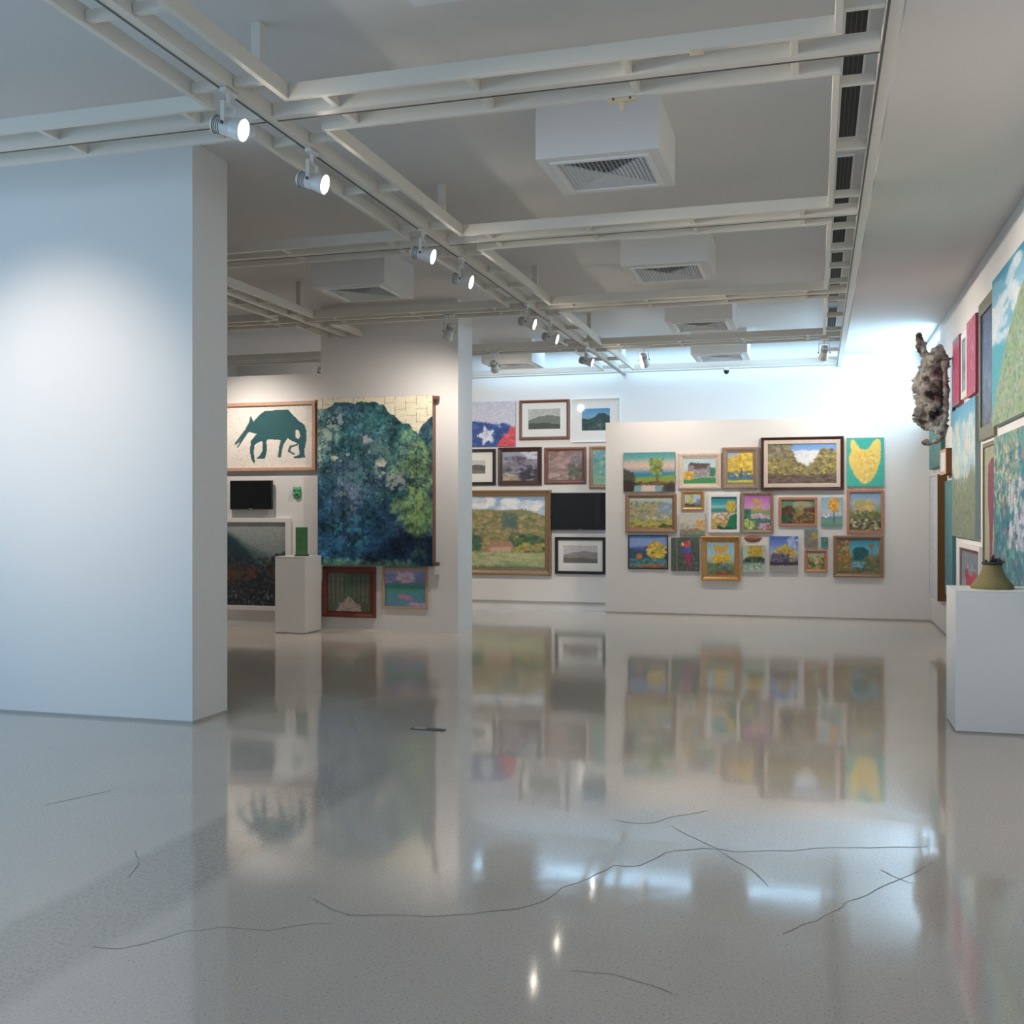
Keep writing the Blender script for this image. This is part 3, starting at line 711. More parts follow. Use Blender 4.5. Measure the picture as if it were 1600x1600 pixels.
# plinth + green block
def plinth(x0, y0, x1, y1, z, label):
    r = empty('plinth', ((x0+x1)/2, (y0+y1)/2, 0)); tag(r, label, 'plinth')
    ax, ay = (x1-x0)/2, (y1-y0)/2
    box_obj('body', (-ax, -ay, .012), (ax, ay, z-.012), M['pedestal'], r, .002)
    box_obj('top_board', (-ax-.002, -ay-.002, z-.012), (ax+.002, ay+.002, z), M['pedestal'], r, .002)
    box_obj('recessed_base', (-ax+.008, -ay+.008, 0), (ax-.008, ay-.008, .012), M['skirt'], r)
plinth(-6.44, 11.72, -6.03, 12.16, .95, 'narrow white plinth standing against the wall left of the tapestry')
r = empty('green_block_sculpture', (-6.17, 11.90, .95)); tag(r, 'upright green rectangular block standing on the narrow white plinth', 'sculpture')
bm = bmesh.new(); bx(bm, -.062, -.045, .018, .062, .045, .36, .004); mesh_obj('block', bm, mat('green_slab', (.075, .20, .085), .5, var=.35, scale=14, bump=.3), r)
bm = bmesh.new(); bx(bm, -.075, -.055, 0, .075, .055, .018, .003); mesh_obj('foot_plate', bm, mat('dark_green_foot', (.04, .08, .04), .5), r)
# tapestry
p = Pic(200, 288, 21)
p.grad([(0, '#c9c2a6'), (1, '#c4bea6')], .01)
n1 = p.nz(7, 4); n2 = p.nz(14, 4); n3 = p.nz(30, 3); n4 = p.nz(5, 2)
top = np.interp(p.x, [0, .06, .12, .16, .45, .58, .62, .68, .74, .80, .84, .88, .92, .97, 1], [.05, .06, .05, .02, .03, .04, .09, .12, .16, .165, .20, .22, .16, .14, .13])
edge = top+n2*.015+n3*.012
fol = np.clip((p.y-edge)/.006, 0, 1)
base = np.zeros_like(p.a)
def lerp(a, b, t): return a*(1-t[..., None])+b*t[..., None]
c_ = lambda h: np.array(hexc(h))
base = lerp(c_('#38586a')+np.zeros_like(p.a), c_('#2c5f5e')+np.zeros_like(p.a), np.clip(.5+n1*1.1, 0, 1))
base = lerp(base, c_('#1f4a63')+np.zeros_like(p.a), np.clip((p.y-.45)*2.2+(.5-p.x)*.8+n1*.6, 0, 1))
base = lerp(base, c_('#16304a')+np.zeros_like(p.a), np.clip((p.y-.58)*4, 0, 1)*np.clip((p.x-.36)*3+n1*.8, 0, 1))
base = lerp(base, c_('#5c7d52')+np.zeros_like(p.a), np.clip((p.x-.62)*2.2+n2*1.0-.35*np.abs(p.y-.45)*4, 0, 1)*np.clip((p.y-.2)*6, 0, 1)*.8)
base = lerp(base, c_('#587a50')+np.zeros_like(p.a), np.clip((.24-np.hypot((p.x-.90)*1.0, (p.y-.52)*.62))*8+n2*2.2, 0, 1)*.85)
base = lerp(base, c_('#567d4a')+np.zeros_like(p.a), np.clip((.12-np.hypot((p.x-.86)*1.0, (p.y-.76)*.7))*10+n2*2.0, 0, 1)*.8)
base = lerp(base, c_('#6f8f7c')+np.zeros_like(p.a), np.clip((.16-np.hypot((p.x-.03), (p.y-.22)*.5))*7+n2*1.2, 0, 1)*.8)
base = lerp(base, c_('#0f2233')+np.zeros_like(p.a), np.clip((p.y-.80)*6, 0, 1)*np.clip((p.x-.72)*5+n2, 0, 1)*.9)
base = lerp(base, c_('#47785c')+np.zeros_like(p.a), np.clip((p.y-.955)*40+n3*.8, 0, 1)*np.clip((.95-p.x)*5, 0, 1)*.8)
base = lerp(base, c_('#8d8ca0')+np.zeros_like(p.a), np.clip((.13-np.hypot((p.x-.27), (p.y-.60)*.8))*7+n2*1.0, 0, 1)*.45)
base = base*(1+.34*n3[..., None]+.50*n2[..., None])*np.array([1.02, .98, 1.06])
p.a = lerp(p.a, base, fol)
fine = p.nz(70, 2); p.a = np.where((fol > .5)[..., None], p.a*(1+.30*fine[..., None]), p.a)
p.dabs(1300, 0, .05, 1, .62, .0050, ['#4f7a64', '#2d6478', '#1c3f55', '#3f7270', '#587a88', '#27506b', '#254a44', '#16303e'], 1.3, mask=lambda x, y: y > float(np.interp(x, [0, .6, .75, .88, 1], [.08, .1, .19, .25, .17])))
for (cx, cy, rx, ry, c, th) in [(.22, .355, .13, .030, '#cfc7a6', .10), (.56, .42, .075, .065, '#d8cdb6', -.02), (.77, .405, .08, .020, '#c4b698', .0), (.42, .245, .09, .035, '#a9b0b4', .05),
                                (.495, .322, .06, .018, '#c9c9ba', -.05), (.18, .13, .07, .06, '#98a4b2', .08), (.67, .50, .14, .07, '#90959c', .08), (.27, .60, .14, .10, '#70809a', .12), (.10, .20, .10, .12, '#8fa89a', .10),
                                (.62, .30, .20, .10, '#5b7c74', .05), (.35, .45, .25, .08, '#4f7c84', .1), (.30, .80, .22, .14, '#2f7f92', .12), (.86, .60, .10, .20, '#86a860', .12), (.90, .36, .09, .10, '#7f9a60', .12)]:
    d = np.hypot((p.x-cx)/rx, (p.y-cy)/ry)
    p.put(np.clip((1.1-d)*2, 0, 1)*np.clip((p.nz(42, 2)-th)*7, 0, 1)*.85, c)
# sheets joined in columns
for i in range(11):
    x = (i+.5)/11.0; off = .5*(i % 2)
    p.a *= (1-.28*np.clip(1-np.abs(p.x-x)*p.w/1.1, 0, 1)*(np.sin(p.y*60+i*2.1) > -.3))[..., None]
    ln = np.abs(((p.y*13+off) % 1)-.5) < .04
    p.a *= (1-.10*(ln & (np.abs(p.x-x-.045) < .045)))[..., None]
loc, w, h = rect_y(503, 622, 681, 883, YC)
r = empty('wall_hanging', (loc.x, YC, loc.z)); tag(r, 'very large wall hanging of blue-green leafy trees on a brown wooden stretcher', 'wall hanging')
canvas_mesh('picture_sheet', p, w, h, -.122, M['print'], r, thick=.004, gain=1.45, sag=lambda X, Z: -.003*np.cos(X*9)*np.cos(Z*2.2))
bm = bmesh.new()
for s in (-1, 1): bx(bm, s*(w/2-.012)-.012, -.116, -h/2, s*(w/2-.012)+.012, -.001, h/2)
mesh_obj('side_stretcher', bm, M['redbrown'], r)
for s in (-1, 1):
    bm = bmesh.new(); bx(bm, -w/2-.045, -.110, s*(h/2-.03)-.022, w/2+.075, -.060, s*(h/2-.03)+.022, .004); q = mesh_obj('rod', bm, M['redbrown'], r)
# avenue painting
p = Pic(80, 76, 5).grad([(0, '#39584a'), (.5, '#4c5c4b'), (1, '#4b5f49')], .03)
p.dabs(300, 0, 0, 1, .75, .03, ['#3d5546', '#55604f', '#6b6a58', '#2e4a3c', '#5e5c50'], .5)
for i in range(9):
    for s in (-1, 1):
        x = .5+s*(.07+.052*i); p.line(x, .05, x-s*.006, .66+.02*i, .010+.001*i, ['#74705f', '#4d4a40', '#857a66', '#5b5347'][(i+(s > 0)) % 4])
p.poly([(.5, .60), (.53, .62), (.80, 1), (.16, 1)], '#a99a92', .01).dabs(80, .25, .80, .75, 1, .02, ['#b4a49c', '#94857d'], 2)
p.line(.53, .60, .53, .76, .012, '#37493f').line(.5, .1, .51, .55, .03, '#3a7055')
hang('framed_painting', (506, 886, 588, 964), YC, p, 'mahogany-framed painting of a path between tall tree trunks, under the wall hanging', frame='mahogany', inner=(514, 895, 580, 954), depth=.05, prof='scoop', glass=True)
p = Pic(70, 64, 6).grad([(0, '#8a8fc4'), (.3, '#6f86b4'), (.45, '#4d8d9a'), (.75, '#4a8a9a'), (1, '#5b86ad')], .06)
p.ell(.5, .52, .42, .14, '#46907f', .25).ell(.5, .22, .17, .16, '#b79abd', .3).dabs(50, .30, .05, .72, .34, .035, ['#cbaed0', '#a78fc0', '#d6c0d6'], 1.6).ell(.47, .73, .15, .06, '#b9709e', .3).ell(.62, .80, .10, .04, '#a86d9e', .3)
p.dabs(20, .55, .88, 1, 1, .03, ['#b79ac5', '#9a86c0'], 2.2).dabs(16, 0, 0, .25, .35, .04, ['#8fa4d8', '#a892c6'], 1.2)
hang('framed_painting', (599, 887, 669, 951), YC, p, 'blond-framed painting of pink waterlilies on turquoise, under the wall hanging', frame='blond', fw=.026, depth=.03, prof='box')
# ---- back wall --------------------------------------------------------------
p = Pic(90, 60, 12).grad([(0, '#b3b2c0'), (1, '#b9b5c0')], .01)
p.hill([(0, .44), (.16, .45), (.3, .42), (.5, .46), (.66, .55), (.80, .60), (.95, .58), (1, .6)], '#24498c', .01)
p.dabs(160, 0, .5, 1, 1, .035, ['#244b92', '#1d3f86', '#2f5aa2', '#203870'], 1.6, mask=lambda x, y: y > .5)
p.poly([(.90, .57), (1, .57), (1, 1), (.68, 1), (.74, .85), (.86, .72)], '#c9404a', .015).dabs(26, .78, .70, 1, 1, .03, ['#d3545a', '#b8323f'], 1.6)
st = []
for k in range(10):
    rr = .235 if k % 2 == 0 else .105; a = -math.pi/2+k*math.pi/5-.25; st.append((.50+rr*math.cos(a)*.75, .76+rr*math.sin(a)*1.05))
p.poly(st, '#b9bccb', .008).dabs(18, .40, .64, .60, .86, .03, ['#c6c8d4', '#9fa3b8'], 1)
hang('painting', (716, 628, 806, 698), YB, p, 'unframed painting of a crumpled blue and red flag with one pale star', pm='oil', depth=.03)
def bw(seed, a='#a9aba4', b='#6f756c', c='#4d534b'):
    q = Pic(60, 34, seed).grad([(0, a), (.35, a), (1, a)], .02); q.hill([(0, .55), (.3, .38), (.6, .30), (.8, .34), (1, .38)], b, .03); q.hill([(0, .70), (.5, .68), (1, .78)], c, .03).grain(.08)
    return q
hang('framed_print', (812, 625, 890, 687), YB, bw(31), 'red-brown framed grey landscape print with a wide white mat, top row of the back wall', 'print', frame='redbrown', fw=.048, depth=.04, mat_w=(.105, .10, .105, .125), glass=True, pm='print')
p = Pic(60, 46, 14).grad([(0, '#3f86bc'), (.35, '#6d9ab0'), (1, '#47606a')], .03); p.hill([(0, .45), (.2, .50), (.4, .42), (.6, .22), (.8, .22), (1, .35)], '#324d50', .03).dabs(160, 0, .5, 1, 1, .04, ['#2b4748', '#3e5f56', '#36524c', '#24403f'], 1.2)
hang('framed_print', (893, 622, 970, 691), YB, p, 'pale white-framed hillside picture with a wide mat, upper right of the back wall', 'print', frame='white', fw=.02, depth=.04, prof='box', mat_w=(.155, .15, .155, .17), glass=True, pm='print')
p = bw(33, '#b9bab6', '#5d605e', '#6f716c')
hang('framed_print', (705, 702, 775, 758), YB, p, 'black-framed small monochrome print with white mat, partly behind the tapestry wall', 'print', frame='black', fw=.05, depth=.04, prof='box', mat_w=(.13, .14, .13, .14), glass=True, pm='print')
p = Pic(70, 56, 15).grad([(0, '#7f8a9c'), (.3, '#8e8e9a'), (.6, '#5e5a68'), (1, '#8a7f74')], .08)
p.dabs(120, .1, .2, .9, .75, .06, ['#565061', '#6d6673', '#444252', '#8b8690', '#7b7284'], 1.8).dabs(40, .5, .6, 1, 1, .05, ['#2e2f3d', '#3b3a47'], 1.6).dabs(30, 0, .75, .4, 1, .04, ['#a89c80', '#8d8070'], 1.8).dabs(12, .6, .02, .95, .25, .05, ['#b4bac4'], 1.8)
hang('framed_painting', (779, 699, 847, 758), YB, p, 'dark-framed painting of heavy grey storm clouds on the back wall', frame='darkbrown', inner=(786, 706, 840, 751), depth=.045, prof='scoop')
p = Pic(70, 56, 16).grad([(0, '#8a6f6a'), (.5, '#94706a'), (1, '#7e6458')], .08)
p.dabs(160, 0, 0, 1, 1, .06, ['#9a7a74', '#84645f', '#a48a84', '#735a52', '#8c7468'], 1.8).dabs(40, .62, .45, 1, 1, .05, ['#4c5a50', '#5a5f54', '#3f4d48'], 1.2).dabs(10, .7, .05, .95, .4, .06, ['#6c6a7c'], 1)
hang('framed_painting', (851, 699, 916, 756), YB, p, 'brown-framed reddish dusk landscape between the storm clouds and the teal picture', frame='redbrown', inner=(857, 706, 910, 750), depth=.04)
p = Pic(60, 64, 17).grad([(0, '#5a8a94'), (.45, '#5e948c'), (1, '#8aa07c')], .08).dabs(120, 0, 0, 1, 1, .05, ['#5f9a94', '#74a07e', '#4b7d86', '#8fae8a'], 1.2)
hang('framed_painting', (921, 697, 984, 763), YB, p, 'brown-framed teal painting half hidden by the far partition', frame='brown', inner=(927, 703, 978, 757), depth=.04)
p = Pic(150, 130, 18).grad([(0, '#6f8fb4'), (.12, '#8ba3c0'), (.2, '#a7b4c4'), (1, '#8a9a5c')], .02)
p.dabs(40, .14, .02, .36, .14, .035, ['#c3c8d0', '#d6d7d6', '#aab4c2'], 1.8).dabs(40, .48, .04, .66, .18, .035, ['#d9dadc', '#c3c8d2'], 1.5).dabs(40, .72, .08, .95, .2, .035, ['#d2d4d6', '#b7c0cc'], 1.8)
p.hill([(0, .17), (.3, .17), (.5, .18), (.7, .17), (.85, .20), (1, .26)], '#7b7d52', .012)
p.hill([(0, .19), (.2, .20), (.5, .30), (.7, .46), (1, .6)], '#8c8050', .02)
p.dabs(900, 0, .20, 1, .72, .020, ['#8a7f4e', '#a08d5c', '#6e7448', '#7c6f46', '#b0946a', '#5b6a48', '#98845a', '#6b7f5c'], 1.4, mask=lambda x, y: y > .19+.08*x)
p.dabs(50, .50, .24, .66, .42, .022, ['#4f6a5c', '#5b7468', '#46605a'], 1.3).dabs(90, 0, .56, .22, .75, .024, ['#3f5f45', '#2f5140', '#4f6a48'], 1.2).dabs(120, .58, .52, 1, .80, .024, ['#37583f', '#2c4f3c', '#4a6b44', '#56703f'], 1.2)
p.poly([(.30, .70), (.38, .63), (.60, .62), (.62, .70), (.62, .76), (.30, .77)], '#a8765c', .01).poly([(.34, .71), (.60, .70), (.60, .77), (.34, .77)], '#b99a84', .006)
p.dabs(30, .66, .66, .98, .76, .02, ['#a99a3e', '#b5a63c', '#a87858', '#8f8b4a'], 1.8)
p.grad([(0, '#8d9a62'), (.5, '#a3a272'), (.8, '#7d8f60'), (1, '#4e7058')], .08, .775, 1).dabs(150, 0, .78, 1, .97, .014, ['#a5a878', '#8f9c62', '#b4ab80', '#7c9060'], 4)
hang('framed_painting', (714, 766, 862, 898), YB, p, 'big old-gold framed landscape of wooded hills and a red-roofed farmhouse', frame='oldgold', inner=(725, 776, 852, 889), depth=.07, prof='scoop')
p = bw(36, '#b3b1b6', '#8a8882', '#65625a')
hang('framed_print', (868, 839, 947, 897), YB, p, 'black-framed grey landscape print with white mat, below the back wall monitor', 'print', frame='black', fw=.05, depth=.045, prof='box', mat_w=(.085, .09, .085, .13), glass=True, pm='print')
# ---- far partition ----------------------------------------------------------
def P_(rect, pic, label, **kw): return hang(kw.pop('name', 'painting' if not kw.get('frame') else 'framed_painting'), rect, YP, pic, label, group='paintings on the far partition', **kw)
p = Pic(100, 76, 41).grad([(0, '#3f8f98'), (.14, '#5b9c9f'), (.24, '#b2a89c'), (.36, '#cdb09c'), (.46, '#9a96a6'), (.54, '#2f7f9c'), (.64, '#2a86a6'), (.68, '#93a64a'), (.76, '#7d8a3f'), (.82, '#6b4a36'), (1, '#5d5a50')], .02)
p.hill([(.6, .62), (.8, .60), (1, .56)], '#7f9a3c', .01, to=.72).ell(.02, .66, .22, .24, '#4a4a3f', .3).ell(.08, .86, .2, .16, '#3c3028', .3)
p.poly([(.22, .84), (.78, .84), (.74, 1), (.20, 1)], '#6fa0a4').poly([(.36, .84), (.60, .84), (.62, 1), (.34, 1)], '#cdb9a8', .01).poly([(.80, .80), (1, .78), (1, 1), (.80, 1)], '#3f3f3a', .01)
p.line(.66, .55, .66, .76, .03, '#5c6636').ell(.64, .34, .13, .22, '#7a8a42', .3).dabs(70, .52, .16, .77, .55, .03, ['#6b7d38', '#8a9a4c', '#56692f', '#90a35c'], .9)
p.dabs(50, .3, .74, .98, .82, .015, ['#7a4636', '#5a3a2e', '#8a5a44'], 2)
P_((975, 707, 1055, 768), p, 'unframed landscape with one green tree by a teal lake, top left of the partition')
p = Pic(70, 52, 42).grad([(0, '#a5c2c9'), (.35, '#b4cbd0'), (.7, '#b0b7a6'), (1, '#4f8a5a')], .03)
p.poly([(.12, .30), (.20, .16), (.84, .20), (.82, .74), (.14, .76)], '#8a828c', .008).poly([(.12, .30), (.20, .15), (.50, .20), (.82, .20), (.80, .26), (.5, .42), (.3, .26)], '#53484c', .01).poly([(.30, .28), (.76, .28), (.72, .40), (.34, .42)], '#5f5048', .01)
p.dabs(40, .2, .45, .8, .72, .035, ['#9c949c', '#776f78', '#a8a0a6'], .8).ell(.90, .55, .10, .22, '#3f7c5c', .3).poly([(0, .80), (1, .76), (1, 1), (0, 1)], '#3f8f54', .01)
p.dabs(40, 0, .55, .30, .82, .05, ['#d8a83a', '#e3b548', '#b9813a', '#c99a34'], 1.2)
P_((1060, 708, 1127, 764), p, 'cream-framed painting of a grey weathered house on a green lawn', frame='cream', inner=(1068, 716, 1119, 754), depth=.04)
p = Pic(56, 62, 43).grad([(0, '#8f9fc0'), (.3, '#a3adb8'), (.6, '#5f7896'), (.85, '#4c6f94'), (.92, '#b7b03c'), (1, '#4f7468')], .03)
p.dabs(160, 0, .14, .55, .72, .05, YEL[:1]+['#c9a52c', '#b89a34', '#d6b83e'], .9).dabs(160, .45, .02, 1, .72, .055, YEL, .9).dabs(40, 0, .6, 1, .82, .04, ['#4f6f8a', '#3f6484', '#6b86a4', '#3f7060'], 1.4)
p.line(.55, .5, .56, .8, .02, '#4f5348').poly([(.0, .90), (1, .89), (1, .95), (0, .95)], '#c3ba3c', .01)
P_((1129, 699, 1185, 764), p, 'brown-framed upright painting of bright yellow trees above blue water', frame='greybrown', inner=(1137, 708, 1177, 756), depth=.045)
p = Pic(150, 90, 44).grad([(0, '#5f8fd0'), (.35, '#8fb0d8'), (.55, '#b9c0c8'), (.62, '#8a7a5a'), (1, '#5f4f46')], .03)
p.dabs(60, .42, .22, .76, .48, .06, ['#d5d6da', '#c6ccd6', '#e2dfda'], 1.6).ell(.36, .30, .10, .13, '#c9ccd2', .3)
p.hill([(0, 0), (.25, .02), (.34, .18), (.42, .45), (.5, .55), (.6, .6), (.68, .45), (.78, .12), (.86, .18), (.93, .14), (1, .18)], '#8f8448', .03)
p.dabs(900, 0, 0, 1, .82, .026, ['#ad9c4c', '#97864a', '#7d7044', '#c0b058', '#655f44', '#86764c', '#6f6248', '#8f7f56', '#584f40'], 1.0, mask=lambda x, y: y > np.interp(x, [0, .34, .42, .5, .6, .68, .78, .93, 1], [.02, .15, .42, .5, .52, .45, .12, .14, .18]))
p.dabs(140, 0, 0, .34, .30, .03, ['#6f6858', '#857a5e', '#5c5a58', '#9a8d66'], 1).hill([(0, .72), (.3, .80), (.6, .78), (1, .76)], '#6b5648', .02).dabs(200, 0, .78, 1, 1, .02, ['#5a4840', '#6f5c50', '#7d6a5c', '#4f443f'], 2.2)
P_((1189, 683, 1318, 766), p, 'largest dark-framed painting of golden trees under a blue sky, on the partition', frame='darkbrown', inner=(1201, 693, 1307, 756), depth=.06, prof='scoop', liner=('cream', .055))
p = Pic(80, 100, 45).grad([(0, '#2fa493'), (1, '#3aa996')], .02)
p.poly([(.10, .05), (.18, .03), (.26, .12), (.36, .22), (.48, .25), (.60, .22), (.70, .10), (.80, .03), (.90, .04), (.93, .25), (.90, .48), (.80, .72), (.66, .88), (.50, .96), (.38, .92), (.22, .78), (.10, .60), (.05, .44), (.06, .36), (.13, .28), (.10, .18)], '#e2bc55', .012)
p.dabs(160, .1, .08, .9, .95, .03, ['#e8c868', '#dcae48', '#e0b050', '#ecd07a', '#e09a48'], 1.4, mask=lambda x, y: (abs(x-.48) < .34*(1-max(0, y-.45)*1.6)) and y > .28)
P_((1323, 684, 1381, 760), p, 'unframed turquoise canvas with one big yellow pointed-eared shape')
p = Pic(100, 72, 46).grad([(0, '#a8bcb8'), (.3, '#9aa88c'), (.6, '#8f9468'), (.8, '#a3a04c'), (1, '#a58a4c')], .06)
p.dabs(420, 0, .12, .75, .80, .035, ['#8d9a70', '#a08e68', '#7b8a6a', '#a89a80', '#b0a070', '#6f7f66', '#b99a7a'], .9).dabs(60, .70, .2, 1, .5, .05, ['#7f94a4', '#6d86a0', '#93a6ae'], 1.3).dabs(60, .3, .55, .9, .7, .03, ['#c0a488', '#b58a70', '#cdc0aa', '#7d8c90'], 1.3)
p.dabs(90, 0, .72, 1, .9, .03, ['#b3ad44', '#9aa04a', '#c0b75a', '#6b7c46'], 2).dabs(40, 0, .9, 1, 1, .03, ['#b09048', '#7d6a40', '#c7a860'], 2.4).dabs(12, .7, .86, 1, .96, .03, ['#4f4a38'], 2)
P_((978, 772, 1057, 832), p, 'brown-framed hazy meadow landscape under the tree-and-lake painting', frame='brown', inner=(984, 779, 1051, 826), depth=.045)
p = Pic(40, 32, 47).grad([(0, '#9ab8c8'), (.6, '#a9c0c4'), (.8, '#5c7450'), (1, '#4a5f48')], .03).dabs(40, .25, .05, .48, .80, .08, ['#c6b43a', '#a8a03c', '#d4c048'], .7).dabs(16, .7, .45, 1, .8, .08, ['#6a72a8', '#7d80a8'], 1).dabs(10, .1, .8, .6, 1, .08, ['#3f5240'], 1.6)
P_((1065, 767, 1100, 797), p, 'tiny gold-framed yellow tree picture above the pale unframed village', frame='gold', inner=(1070, 772, 1095, 791), depth=.035)
p = Pic(52, 46, 48).grad([(0, '#b8b2ac'), (.4, '#c0b8ac'), (.7, '#b5a088'), (1, '#5f8a78')], .04).dabs(30, .7, .35, 1, .75, .07, ['#c99a52', '#b8843c', '#d6ac60'], .8).dabs(26, 0, .45, .6, .72, .05, ['#7fa49c', '#a9b8b4', '#86a078', '#c0805a'], .7).dabs(26, 0, .72, 1, 1, .05, ['#5f9078', '#8a7a58', '#6f8f8a', '#a0664a'], 2)
P_((1062, 802, 1102, 836), p, 'small pale unframed village canvas below the tiny gold-framed picture')
p = Pic(60, 72, 49).grad([(0, '#1f8390'), (.2, '#3a98a4'), (.32, '#7fb8bc'), (.40, '#3a8a8a'), (.46, '#3f7f6a'), (.52, '#c9b9a4'), (.7, '#b99a5a'), (1, '#b08a4a')], .04)
p.ell(.76, .28, .20, .19, '#c2a538', .2).dabs(40, .6, .12, .95, .46, .04, ['#cdb44a', '#b89a30', '#a8a03c'], .9).dabs(50, 0, .5, .7, .68, .035, ['#c9c3bc', '#b5705a', '#dcd6ce', '#a88a70'], 1.6).dabs(50, 0, .66, .7, .92, .04, ['#c09a4c', '#a3703e', '#d0b070', '#8fa060'], 1.8)
p.poly([(.72, .58), (1, .48), (1, 1), (.45, 1), (.60, .85)], '#1f7a54', .03).dabs(12, .3, .9, .8, 1, .04, ['#1c4f40'], 2)
P_((1107, 772, 1156, 832), p, 'white-framed village painting with a yellow tree in a teal sky', frame='white', inner=(1110, 775, 1150, 826), depth=.035, prof='box')
p = Pic(60, 74, 50).grad([(0, '#a05aa0'), (.15, '#b468b0'), (.38, '#c08ab8'), (.45, '#8a9a5a'), (.55, '#6f9a50'), (.62, '#b894b0'), (.72, '#4f6a60'), (1, '#5a7a58')], .04)
p.dabs(50, .35, .10, .68, .50, .04, ['#c09a48', '#b58f4a', '#cfae5c'], .8).dabs(30, 0, .42, .25, .7, .06, ['#2f6a60', '#3f7f68', '#28564c'], .9).dabs(40, .3, .55, 1, .68, .03, ['#c8a8b8', '#c9b9c4', '#a88ab0'], 2).dabs(30, 0, .70, .4, .95, .05, ['#b0bc5a', '#8aa84c', '#c3c878'], 1.2).dabs(40, .3, .68, 1, .88, .035, ['#4a6f70', '#39565c', '#5f8a6a'], 1.8).dabs(30, .5, .82, 1, 1, .035, ['#c79ab8', '#7d4a52', '#b888ac'], 1.8)
P_((1158, 769, 1209, 833), p, 'weathered-framed painting with a pink and violet sky', frame='greybrown', inner=(1163, 774, 1204, 827), depth=.04)
p = Pic(66, 50, 51).grad([(0, '#5a8a70'), (.35, '#6f7f5a'), (.7, '#7a6038'), (1, '#5a4a30')], .06).ell(.62, .20, .28, .16, '#9a9478', .3).ell(.60, .34, .10, .14, '#9a8a4c', .3).dabs(70, 0, .30, .36, .60, .06, ['#4a3a30', '#6f3a30', '#3a3a30', '#5a4038'], 1).dabs(50, .7, .35, 1, .58, .05, ['#5a4436', '#3f3a34', '#7a4a3c'], 1.3).dabs(30, 0, .62, .35, 1, .06, ['#2f4f3f', '#3a5a48', '#26402f'], 1).dabs(60, .35, .55, 1, 1, .05, ['#8a6a38', '#a08040', '#6a4f30', '#4f3f2a'], 1.4)
P_((1217, 777, 1277, 822), p, 'copper-framed dusky garden path painting beside the pink-sky painting', frame='copper', inner=(1222, 780, 1272, 819), depth=.035, prof='box')
p = Pic(44, 58, 52).grad([(0, '#7f9fb4'), (.5, '#9ab4c0'), (.62, '#a8b4b8'), (.72, '#5a7a9c'), (.8, '#6a9a80'), (1, '#5a8a78')], .06).ell(.60, .27, .25, .24, '#d98f2c', .25).dabs(50, .36, .06, .84, .5, .045, ['#e3a03c', '#cc7a24', '#e8b04c'], .9).line(.60, .5, .62, .9, .03, '#4a5a48').dabs(14, .05, .58, .4, .68, .03, ['#d8cfc8', '#b85a50', '#e0dcd6'], 1.8)
P_((1283, 777, 1316, 822), p, 'small unframed canvas of one vivid orange tree on pale blue')
p = Pic(62, 74, 53).grad([(0, '#6f94b8'), (.3, '#8aa4bc'), (.55, '#7d8a64'), (.7, '#6a6a40'), (1, '#5f5a44')], .06).dabs(140, .15, .22, .80, .58, .05, ['#b9a468', '#a8985a', '#c8b070', '#b59a58'], .9).dabs(60, 0, .5, 1, .75, .04, ['#5c7048', '#6f7a40', '#4f5f40', '#8a7a48'], 1.4).dabs(90, 0, .72, 1, 1, .03, ['#4a4438', '#8a8460', '#c9c0a0', '#3a3a34', '#a09870'], 1.6)
P_((1323, 765, 1381, 833), p, 'copper-framed faint golden tree painting under the yellow shape canvas', frame='copper', inner=(1328, 769, 1377, 829), depth=.035, prof='box')
p = Pic(80, 68, 54).grad([(0, '#6f8fd0'), (.3, '#7f98c8'), (.38, '#4a5aa8'), (.5, '#3a5a70'), (.7, '#35606e'), (.85, '#4f8090'), (.93, '#a8703a'), (1, '#3f5a50')], .04)
p.hill([(0, .38), (.3, .40), (.55, .27), (.75, .3), (1, .42)], '#4a52a0', .015, to=.5).hill([(0, .38), (.2, .44), (.5, .46), (1, .48)], '#31566a', .02, to=.70).dabs(130, .45, .20, 1, .68, .045, YEL, .9, mask=lambda x, y: math.hypot((x-.74)/.28, (y-.45)/.26) < 1).dabs(16, .2, .58, .34, .70, .04, ['#d08a3a', '#c0602c'], 1).dabs(60, 0, .72, 1, 1, .03, ['#4a8490', '#3f7468', '#6aa0a8', '#33606a'], 2.4).dabs(20, .3, .90, .8, .97, .025, ['#c07038', '#b0582e'], 2.5)
P_((982, 836, 1044, 889), p, 'thin dark-edged painting of a yellow tree beside a blue mountain, bottom left', frame='black', fw=.014, depth=.03, prof='box')
p = Pic(60, 70, 55).grad([(0, '#4f5f54'), (1, '#4a5648')], .06).dabs(260, 0, 0, 1, 1, .045, ['#4a5f50', '#5f5a58', '#3a4f44', '#6f6f6a', '#55484c', '#43604a'], .9).line(.2, .0, .22, 1, .015, '#8a8f84')
p.ell(.55, .22, .17, .15, '#b0344a', .15).ell(.56, .42, .20, .20, '#8a2f58', .2).ell(.50, .40, .14, .09, '#2f5aa0', .2).ell(.66, .36, .08, .13, '#2f6fa8', .2).ell(.42, .20, .05, .06, '#cdb9a8', .1).ell(.62, .62, .10, .18, '#a03058', .2).line(.65, .7, .72, .92, .04, '#a8345a').line(.58, .7, .56, .95, .03, '#8a3450').dabs(16, .5, .1, .7, .28, .03, ['#c9486a', '#d86a50'], 1)
P_((1049, 840, 1092, 892), p, 'unframed painting of a red parrot-like bird among grey leaves')
